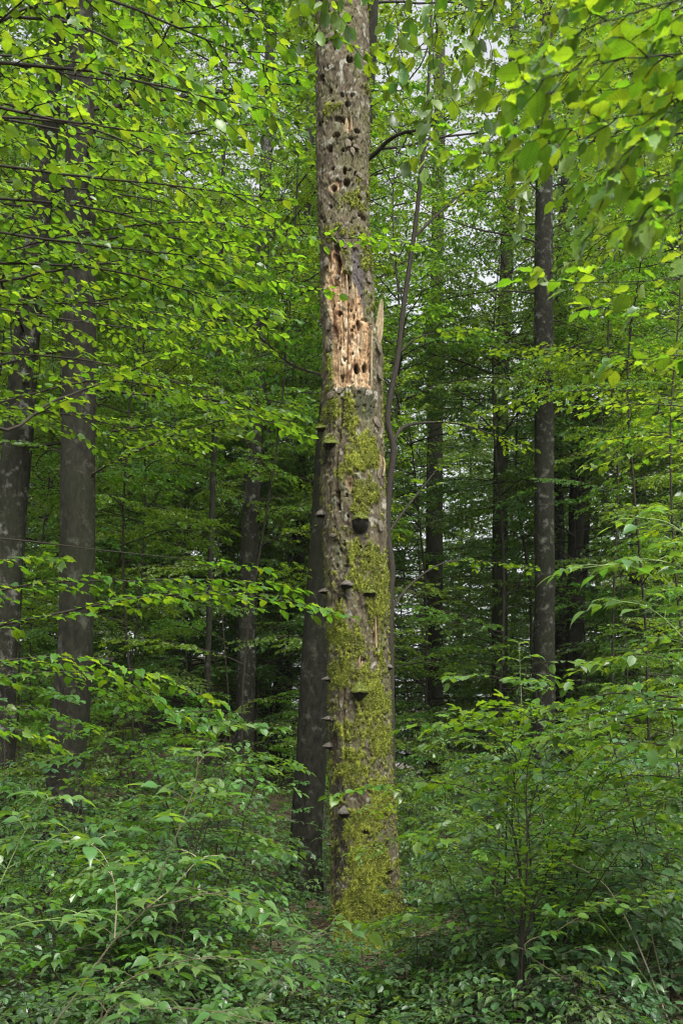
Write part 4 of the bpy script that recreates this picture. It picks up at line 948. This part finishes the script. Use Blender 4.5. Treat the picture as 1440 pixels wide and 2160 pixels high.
near_tree('beech_tree', 'beech with flat silvery sprays before the straight lichened trunk', 'tree', (4.4, 8.4), 18, .17,
    [([(1600, 900), (1440, 858), (1300, 852), (1185, 862)], [8.4, 8.4, 8.5, 8.6], .010, .08, .5, False, dict(gap=.12)),
     ([(1600, 1000), (1440, 930), (1380, 918), (1250, 935)], [8.0, 8.0, 8.1, 8.2], .014, .08, .55, False, dict(gap=.13)),
     ([(1600, 1040), (1440, 960), (1320, 965), (1235, 992)], [7.6, 7.6, 7.7, 7.8], .009, .08, .5, False, dict(gap=.13)),
     ([(1600, 820), (1400, 760), (1220, 745), (1020, 740)], [10.5, 10.8, 11, 11.4], .010, .08, .55, False, dict(gap=.14)),
     ([(1600, 880), (1400, 830), (1200, 825), (1000, 870)], [11.5, 11.8, 12, 12.2], .010, .08, .6, False, dict(gap=.14)),
     ([(1600, 420), (1440, 420), (1300, 480), (1200, 560)], [8.5, 8.6, 8.8, 9], .014, .082, .7, False, dict(gap=.14)),
     ([(1600, 300), (1400, 280), (1250, 300), (1100, 350)], [8.8, 9, 9.2, 9.4], .014, .082, .75, False, dict(gap=.14)),
     ([(1600, 150), (1380, 120), (1200, 130), (1000, 190)], [9, 9.2, 9.4, 9.8], .014, .082, .8, False, dict(gap=.14)),
     ([(1600, 0), (1350, -30), (1100, -10), (900, 60)], [9, 9.2, 9.5, 9.9], .014, .082, .8, False, dict(gap=.14)),
     ([(1600, 1160), (1450, 1120), (1330, 1110)], [8.6, 8.6, 8.7], .009, .08, .5, False, dict(gap=.14)),
     ([(1600, 1320), (1440, 1330), (1340, 1370), (1200, 1420)], [8.2, 8.2, 8.3, 8.4], .010, .08, .55, False, dict(gap=.13))], 43, canopy=(11, 12))

# ------------------------------------------------------------------ shrubs in the foreground
def shrub(name, label, base, stems, seed, leaf=.075, side=.52, gap=.08, mat='beech', stem_mat='twig', limit=300, r0=.0075):
    """stems: (photo polyline from the foot up, depths, options)"""
    rng = np.random.default_rng(seed); x, y = base; g = gh(x, y); root = thing(name, label, 'shrub', (x, y, g)); br = []
    for st in stems:
        pl, ds = st[0], st[1]; kw = dict(st[2]) if len(st) > 2 else {}
        P = [W(a, b, d) for (a, b), d in zip(pl, ds)]
        if kw.pop('foot', True): P = [np.array([x + rng.normal(0, .09), y + rng.normal(0, .09), g - .05])] + P
        path = smooth_path(P, 22); kw.setdefault('start', .42); kw.setdefault('side', side); kw.setdefault('gap', gap)
        fr_ = kw.pop('front', False)
        br.append(cull(*leafy(path, kw.pop('r', r0), rng, leaf=leaf, tilt=.2, **kw), fr_, 0))
    near_branches(root, br, 0, mat, stem_mat, rng, limit)
    return root

shrub('beech_shrub', 'bushy dark-stemmed beech shrub spreading flat leaves beside the dead trunk foot', ((1110 - 720) / FPX * 5.6, 5.6),
    [([(1100, 1950), (1085, 1760), (1035, 1690), (960, 1655), (850, 1650), (760, 1665), (690, 1680)], [5.6] * 7, dict(side=.16, front=True, start=.5)),
     ([(1100, 1900), (1078, 1720), (1090, 1600), (1010, 1530), (880, 1530)], [5.6, 5.6, 5.6, 5.5, 5.4], {}),
     ([(1100, 1900), (1090, 1700), (1060, 1560), (960, 1490)], [5.7, 5.8, 5.8, 5.9], {}),
     ([(1108, 1880), (1120, 1700), (1180, 1560), (1240, 1480)], [5.7, 5.8, 5.9, 6], {}),
     ([(1110, 1880), (1110, 1640), (1130, 1520), (1060, 1470)], [5.5, 5.4, 5.3, 5.2], {}),
     ([(1115, 1950), (1180, 1800), (1300, 1700), (1400, 1660)], [5.6, 5.6, 5.7, 5.8], {}),
     ([(1115, 1950), (1200, 1780), (1260, 1640), (1380, 1560)], [5.5, 5.4, 5.4, 5.3], {}),
     ([(1100, 1980), (1030, 1850), (960, 1780), (880, 1760)], [5.6, 5.5, 5.4, 5.3], {}),
     ([(1120, 1990), (1190, 1930), (1290, 1900), (1400, 1880)], [5.6, 5.5, 5.4, 5.3], {}),
     ([(1100, 1990), (1000, 1950), (900, 1930), (760, 1950)], [5.7, 5.8, 5.9, 6.0], dict(side=.35, front=True))], 51)
near_tree('hornbeam', 'low-limbed tree with bright tiered leaves just above the beech shrub', 'tree', (2.9, 5.4), 6, .08,
    [([(1600, 1540), (1440, 1500), (1310, 1515), (1250, 1530), (1160, 1560)], [5.3, 5.2, 5.2, 5.2, 5.1], .013, .08, .42, False, dict(gap=.11)),
     ([(1600, 1480), (1440, 1470), (1300, 1465), (1170, 1490), (1050, 1520)], [5.6, 5.6, 5.6, 5.7, 5.8], .010, .08, .45, False, dict(gap=.11)),
     ([(1600, 1600), (1450, 1580), (1350, 1570), (1240, 1590)], [5.0, 5.0, 5.0, 5.0], .010, .08, .4, False, dict(gap=.11)),
     ([(1600, 1560), (1470, 1560), (1400, 1570), (1380, 1590)], [3.4, 3.3, 3.3, 3.3], .006, .08, .2, False, dict(gap=.09)),
     ([(1600, 1440), (1480, 1430), (1380, 1440), (1300, 1450)], [6, 6, 6, 6], .009, .08, .4, False, dict(gap=.11)),
     ([(1600, 1680), (1450, 1650), (1330, 1640), (1250, 1660)], [5.4, 5.4, 5.4, 5.4], .009, .08, .45, False, dict(gap=.11))], 44)

def elder(name, label, base, stems, seed, lf=.10, rach=.20, limit=300, stem_mats=('elder_stem',)):
    """arching stems with opposite pairs of pinnate leaves; stems: (photo polyline, depths, radius, first node fraction, material)"""
    rng = np.random.default_rng(seed); x, y = base; g = gh(x, y); root = thing(name, label, 'shrub', (x, y, g)); loc = np.array([x, y, g]); lm = leaf_meshes(3, 'elder')
    cnt = 0
    for st in stems:
        pl, ds, r0, s0, smat = st[:5]; foot = st[5] if len(st) > 5 else True
        P = [W(a, b, d) for (a, b), d in zip(pl, ds)]
        if foot: P = [np.array([x + rng.normal(0, .03), y + rng.normal(0, .03), g - .05])] + P
        path = smooth_path(P, 26); seg = np.linalg.norm(np.diff(path, axis=0), axis=1); c = np.concatenate([[0], np.cumsum(seg)]); L = c[-1]
        m = Mesh(); m.tube(path - loc, r0 * (1 - .7 * c / L), 6); frames = []
        s = s0 * L; az0 = rng.uniform(0, 3.1)
        nodes = []
        while s < L: nodes.append(s); s += rng.uniform(.13, .2)
        nodes.append(L)
        for ni, s in enumerate(nodes):
            p = np.array([np.interp(s, c, path[:, i]) for i in range(3)]); t = unit(path[min(25, np.searchsorted(c, s))] - path[max(0, np.searchsorted(c, s) - 2)])
            az0 += 1.57
            ku = (1.0 if ni < len(nodes) - 1 else .55)
            for sgn in (0, math.pi):
                a = az0 + sgn; rl = rach * rng.uniform(.75, 1.15) * ku
                hd = np.array([math.cos(a), math.sin(a) * .8, 0]); d0 = unit(hd + t * .45 + np.array([0, 0, .25]))
                q = np.linspace(0, 1, 5)[:, None]; rp = p + d0 * rl * q - np.array([0, 0, 1.]) * rl * .35 * q ** 2
                m.tube(rp - loc, np.linspace(.0024, .0012, 5), 4)
                npair = 2
                for k in range(npair):
                    u = .38 + .34 * k; pp = np.array([np.interp(u, np.linspace(0, 1, 5), rp[:, i]) for i in range(3)]); tt = unit(rp[-1] - rp[1]); sd = unit(np.cross(tt, np.array([0, 0, 1.])))
                    for z in (-1, 1): frames.append((pp, unit(sd * z + tt * .7 + np.array([0, 0, rng.uniform(-.12, .12)])), np.array([0, 0, 1.]) + rng.normal(0, .3, 3), lf * rng.uniform(.7, 1.05) * ku))
                tt = unit(rp[-1] - rp[-2]); frames.append((rp[-1], unit(tt + rng.normal(0, .1, 3)), np.array([0, 0, 1.]) + rng.normal(0, .25, 3), lf * rng.uniform(.9, 1.2) * ku))
        frames = [f for f in frames if not over_dead(f[0], 0, 1860)]
        b = obj('stem', m.make('stem', [M[smat]], True), root)
        for f in frames:
            if cnt < limit: obj('leaflet', lm[rng.integers(6)], b, mat=frame_matrix((f[0] - loc, *f[1:]))); cnt += 1; N_LEAF[0] += 1

elder('elder_shrub', 'arching elder with pale bare stems and drooping pointed leaflets', (-1.75, 4.7),
    [([(130, 2140), (180, 2070), (240, 1985), (310, 1915), (345, 1830), (385, 1730), (412, 1650), (418, 1592)], [4.7] * 8, .008, .55, 'elder_stem'),
     ([(310, 1915), (360, 1875), (420, 1812)], [4.7, 4.7, 4.75], .004, .75, 'pale_stem', False),
     ([(310, 1915), (380, 1900), (440, 1885), (500, 1900), (560, 1928)], [4.7, 4.7, 4.7, 4.75, 4.8], .005, .5, 'elder_stem', False),
     ([(242, 1978), (246, 1900), (235, 1840), (215, 1800), (190, 1780)], [4.7, 4.68, 4.66, 4.65, 4.62], .0045, .6, 'pale_stem', False),
     ([(190, 1780), (110, 1776), (40, 1770)], [4.62, 4.6, 4.6], .004, .1, 'green_stem', False)], 61, lf=.115, rach=.26)
elder('elder_shrub', 'light green elder shoot with a fresh curled tip beside the arching elder', (-1.95, 4.5),
    [([(-40, 1960), (5, 1855), (45, 1770), (85, 1700), (103, 1685)], [4.5] * 5, .006, .6, 'green_stem'), ([(-60, 2040), (20, 1960), (100, 1940), (170, 1930)], [4.3] * 4, .005, .55, 'green_stem')], 62, lf=.10, rach=.22)
elder('elder_shrub', 'low elder spray with long curved branch below the arching elder', (-1.1, 4.4),
    [([(215, 2140), (260, 2075), (340, 2038), (430, 2022), (540, 2025)], [4.4, 4.4, 4.4, 4.45, 4.5], .006, .5, 'elder_stem'), ([(220, 2145), (330, 2128), (450, 2132), (560, 2160)], [4.3] * 4, .005, .5, 'elder_stem'),
     ([(560, 2100), (640, 2000), (700, 1950)], [4.6, 4.6, 4.6], .006, .4, 'elder_stem')], 63, lf=.105, rach=.25)
elder('elder_shrub', 'pale fresh elder with pointed leaflets hanging above the beech shrub', (2.0, 5.2),
    [([(1480, 1900), (1500, 1500), (1480, 1250), (1400, 1185), (1300, 1190), (1210, 1200)], [5.1, 5.1, 5.1, 5, 5, 5], .010, .62, 'green_stem'),
     ([(1500, 1900), (1520, 1450), (1490, 1200), (1420, 1110), (1340, 1090)], [5.2, 5.2, 5.2, 5.2, 5.2], .010, .65, 'green_stem'),
     ([(1480, 1900), (1490, 1600), (1470, 1400), (1380, 1290), (1290, 1265)], [5.0] * 5, .009, .6, 'green_stem')], 64, lf=.105, rach=.25)
elder('elder_shrub', 'thin elder shoots with pale stems among the beech shrub leaves', (2.05, 6.0),
    [([(1300, 1900), (1200, 1820), (1130, 1790), (1140, 1760), (1150, 1660)], [6] * 5, .006, .5, 'pale_stem'), ([(1120, 2020), (1180, 1960), (1240, 1925), (1280, 1900)], [5.4] * 4, .007, .55, 'elder_stem'),
     ([(1110, 1700), (1100, 1500), (1094, 1360)], [6.2] * 3, .005, .55, 'green_stem'), ([(1350, 1850), (1380, 1720), (1420, 1640), (1440, 1600)], [5.8] * 4, .006, .5, 'elder_stem')], 65, lf=.08, rach=.15)

# ------------------------------------------------------------------ undergrowth
def plant_module(seed, h, leaf, tiers, side, kind, mat='under'):
    rng = np.random.default_rng(seed); S = Mesh(); fr = []
    k = 7; t = np.linspace(0, 1, k); lean = rng.normal(0, .22, 2) * h
    stem = np.stack([lean[0] * t ** 1.6, lean[1] * t ** 1.6, h * t - .04], -1); S.tube(stem, np.linspace(.005 + .003 * h, .0015, k), 5)
    a = rng.uniform(0, 6.28)
    for q in np.linspace(.25, 1, tiers):
        a += 2.4 + rng.normal(0, .4); p = np.array([np.interp(q, t, stem[:, i]) for i in range(3)]); ln = side * (1.2 - .6 * q) * rng.uniform(.7, 1.2)
        d = np.array([math.cos(a), math.sin(a), rng.uniform(.05, .45)]); u = np.linspace(0, 1, 8)[:, None]
        path = p + d * ln * u - np.array([0, 0, .35]) * ln * u ** 2
        tb, f = leafy(path, .003, rng, leaf=leaf, side=ln * .5, gap=leaf * 1.5, start=.2, tilt=.17, droop=.12)
        for i, (pp, rr) in enumerate(tb): S.tube(pp, np.minimum(rr, .003), 3)
        fr += f
    Fm = Mesh(); frames_mesh(Fm, fr, kind)
    return S.make('stem', [M['twig']], True), Fm.make('foliage', [M[mat]])
LOW = [plant_module(400 + i, .35 + .07 * i, (.050, .072, .044, .060, .052, .085)[i], (9, 6, 9, 7, 8, 5)[i], .55, (1, 1, 1, 3, 1, 3)[i], ('under', 'beech', 'under', 'elder', 'under', 'elder')[i]) for i in range(6)]
TALL = [plant_module(450 + i, 1.1 + .22 * i, (.070, .062, .075, .055, .07)[i], 12, .78, 1, ('under', 'beech', 'under', 'beech', 'elder')[i]) for i in range(5)]
rngU = np.random.default_rng(99)
def plant(name, label, cat, group, mod, x, y, s, rz):
    g = gh(x, y); r = thing(name, label, cat, (x, y, g), group); r.rotation_euler = (0, 0, rz); r.scale = (s, s, s)
    obj('stem', mod[0], r); f = obj('foliage', mod[1], r); f['kind'] = 'stuff'
SPOT = [((.12, 9.0), 'at the foot of the dead trunk'), ((-3.5, 12.0), 'round the foot of the thick dark trunk'), ((-.46, 12.3), 'by the leaning grey beech'), ((1.04, 5.6), 'under the beech shrub'), ((-1.75, 4.7), 'under the arching elder'), ((-1.1, 4.4), 'below the low elder spray'),
        ((4.5, 22), 'before the straight lichened trunk'), ((2.0, 5.6), 'under the pale fresh elder'), ((1.3, 10.6), 'beside the curved sapling'), ((-6, 18), 'on the rising slope'), ((3.2, 12), 'behind the beech shrub'), ((-2.4, 25), 'by the grey midway trunk')]
def by(x, y): return min(SPOT, key=lambda q: math.hypot(q[0][0] - x, (q[0][1] - y) * .8))[1]
n_low = 0
for i in range(520):
    D = 4.9 + 13 * rngU.random() ** 1.5; px = rngU.uniform(-60, 1500); x = (px - 720) / FPX * D; s = rngU.uniform(.75, 1.3) * (.8 if D < 6 else 1); m = rngU.integers(6)
    h = (.35 + .07 * m) * s + .1
    if D < 9.4 and 640 < px < 860 and HORIZON - (gh(x, D) + h - CAMZ) / D * FPX < 1890: continue
    if abs(D - 9) < .45 and abs(x - .12) < .45: continue
    plant('seedling', 'knee-high leafy seedling ' + by(x, D), 'seedling', 'low seedlings ' + by(x, D), LOW[m], x, D, s, rngU.uniform(0, 6.28)); n_low += 1
    if n_low >= 290: break
for i in range(290):
    D = 6.2 + 16 * rngU.random() ** 1.5; px = rngU.uniform(-60, 1500); x = (px - 720) / FPX * D; s = rngU.uniform(.7, 1.25); m = rngU.integers(5); h = (1.2 + .22 * m) * s + .2
    w = .5 * s / D * FPX
    if D < 12 and 612 - w < px < 845 + w and HORIZON - (gh(x, D) + h - CAMZ) / D * FPX < 1840: continue
    if D < 12 and 80 - w < px < 190 + w and rngU.random() < .5: continue
    if D > 11 and 190 < px < 620 and rngU.random() < .6: continue
    plant('sapling', 'shoulder-high bushy sapling with tiered leaves ' + by(x, D), 'sapling', 'bushy saplings ' + by(x, D), TALL[m], x, D, s, rngU.uniform(0, 6.28))

def stump():
    x, y = (1190 - 720) / FPX * 9.6, 9.6; g = gh(x, y); n = 22; rows = 12; rng = np.random.default_rng(4)
    th = np.linspace(0, 2 * math.pi, n, endpoint=False); V = []
    top = .72 + .10 * fbm(np.stack([np.cos(th) * 2, np.sin(th) * 2, th * 0], -1), 12, 3)
    for i in range(rows):
        q = i / (rows - 1); r = .21 * (1 + .45 * (1 - q) ** 3) * (1 + .12 * fbm(np.stack([np.cos(th) * 3, np.sin(th) * 3, th * 0 + q * 3], -1), 3, 3))
        V.append(np.stack([r * np.cos(th), r * np.sin(th), -.1 + (top + .1) * q], -1))
    V.append(np.stack([.12 * np.cos(th), .12 * np.sin(th), top - .10], -1)); V.append(np.stack([.01 * np.cos(th), .01 * np.sin(th), top * 0 + .58], -1))
    V = np.concatenate(V); idx = np.arange((rows + 2) * n).reshape(rows + 2, n); nx = np.roll(idx, -1, 1)
    F = np.stack([idx[:-1], nx[:-1], nx[1:], idx[1:]], -1).reshape(-1, 4)
    r = thing('tree_stump', 'dark rotten stump half hidden behind the beech shrub', 'stump', (x, y, g))
    obj('stump_bark', mesh_np('stump_bark', V, [F[:(rows - 1) * n]], [M['bark']], True), r); obj('stump_top', mesh_np('stump_top', V, [F[(rows - 1) * n:]], [M['flake']], True), r)
stump()

# low herb carpet and fallen leaves
def scatter(name, n, rng, size, mat, kind, up, zoff):
    D = 4.2 + 26 * rng.random(n) ** 1.4; x = (rng.uniform(-120, 1560, n) - 720) / FPX * D
    z = ground_h(x, D); m = Mesh(); a = rng.uniform(0, 6.28, n)
    dens = fbm(np.stack([x * .8, D * .8, x * 0], -1), 71, 3) > (-.12 if mat == 'under' else -1); 
    fr = [(np.array([x[i], D[i], z[i] + rng.uniform(*zoff)]), np.array([math.cos(a[i]), math.sin(a[i]), rng.normal(0, .15)]), np.array([0, 0, 1.]) + rng.normal(0, up, 3), size * rng.uniform(.7, 1.3)) for i in range(n) if dens[i]]
    frames_mesh(m, fr, kind); o = obj(name, m.make(name, [M[mat]])); o['kind'] = 'stuff'; return o
o = scatter('ground_cover', 30000, np.random.default_rng(1), .055, 'under', 1, .18, (.04, .34)); o['label'] = 'low green herb layer over the forest floor'; o['category'] = 'ground cover'
o = scatter('leaf_litter', 16000, np.random.default_rng(2), .07, 'litter', 2, .3, (.005, .03)); o['label'] = 'brown fallen beech leaves covering the soil'; o['category'] = 'leaf litter'
print('leaf objects', N_LEAF[0])

# thin moist air under the trees
def build_haze():
    m, nt, out = new_mat('haze'); v = nt.nodes.new('ShaderNodeVolumePrincipled'); v.inputs['Color'].default_value = (.93, .96, .93, 1); v.inputs['Density'].default_value = 0.00035; v.inputs['Anisotropy'].default_value = .2
    nt.links.new(v.outputs[0], out.inputs['Volume'])
    x, y0, y1, z0, z1 = 640, -340, 940, -12, 48
    V = [(sx * x, yy, zz) for zz in (z0, z1) for yy in (y0, y1) for sx in (-1, 1)]
    F = np.array([(0, 2, 3, 1), (4, 5, 7, 6), (0, 1, 5, 4), (2, 6, 7, 3), (0, 4, 6, 2), (1, 3, 7, 5)])
    o = obj('haze', mesh_np('haze', np.array(V), [F], [m])); o['kind'] = 'stuff'; o['label'] = 'thin pale haze in the air among the trees'; o['category'] = 'haze'
build_haze()
cy.volume_bounces = 0
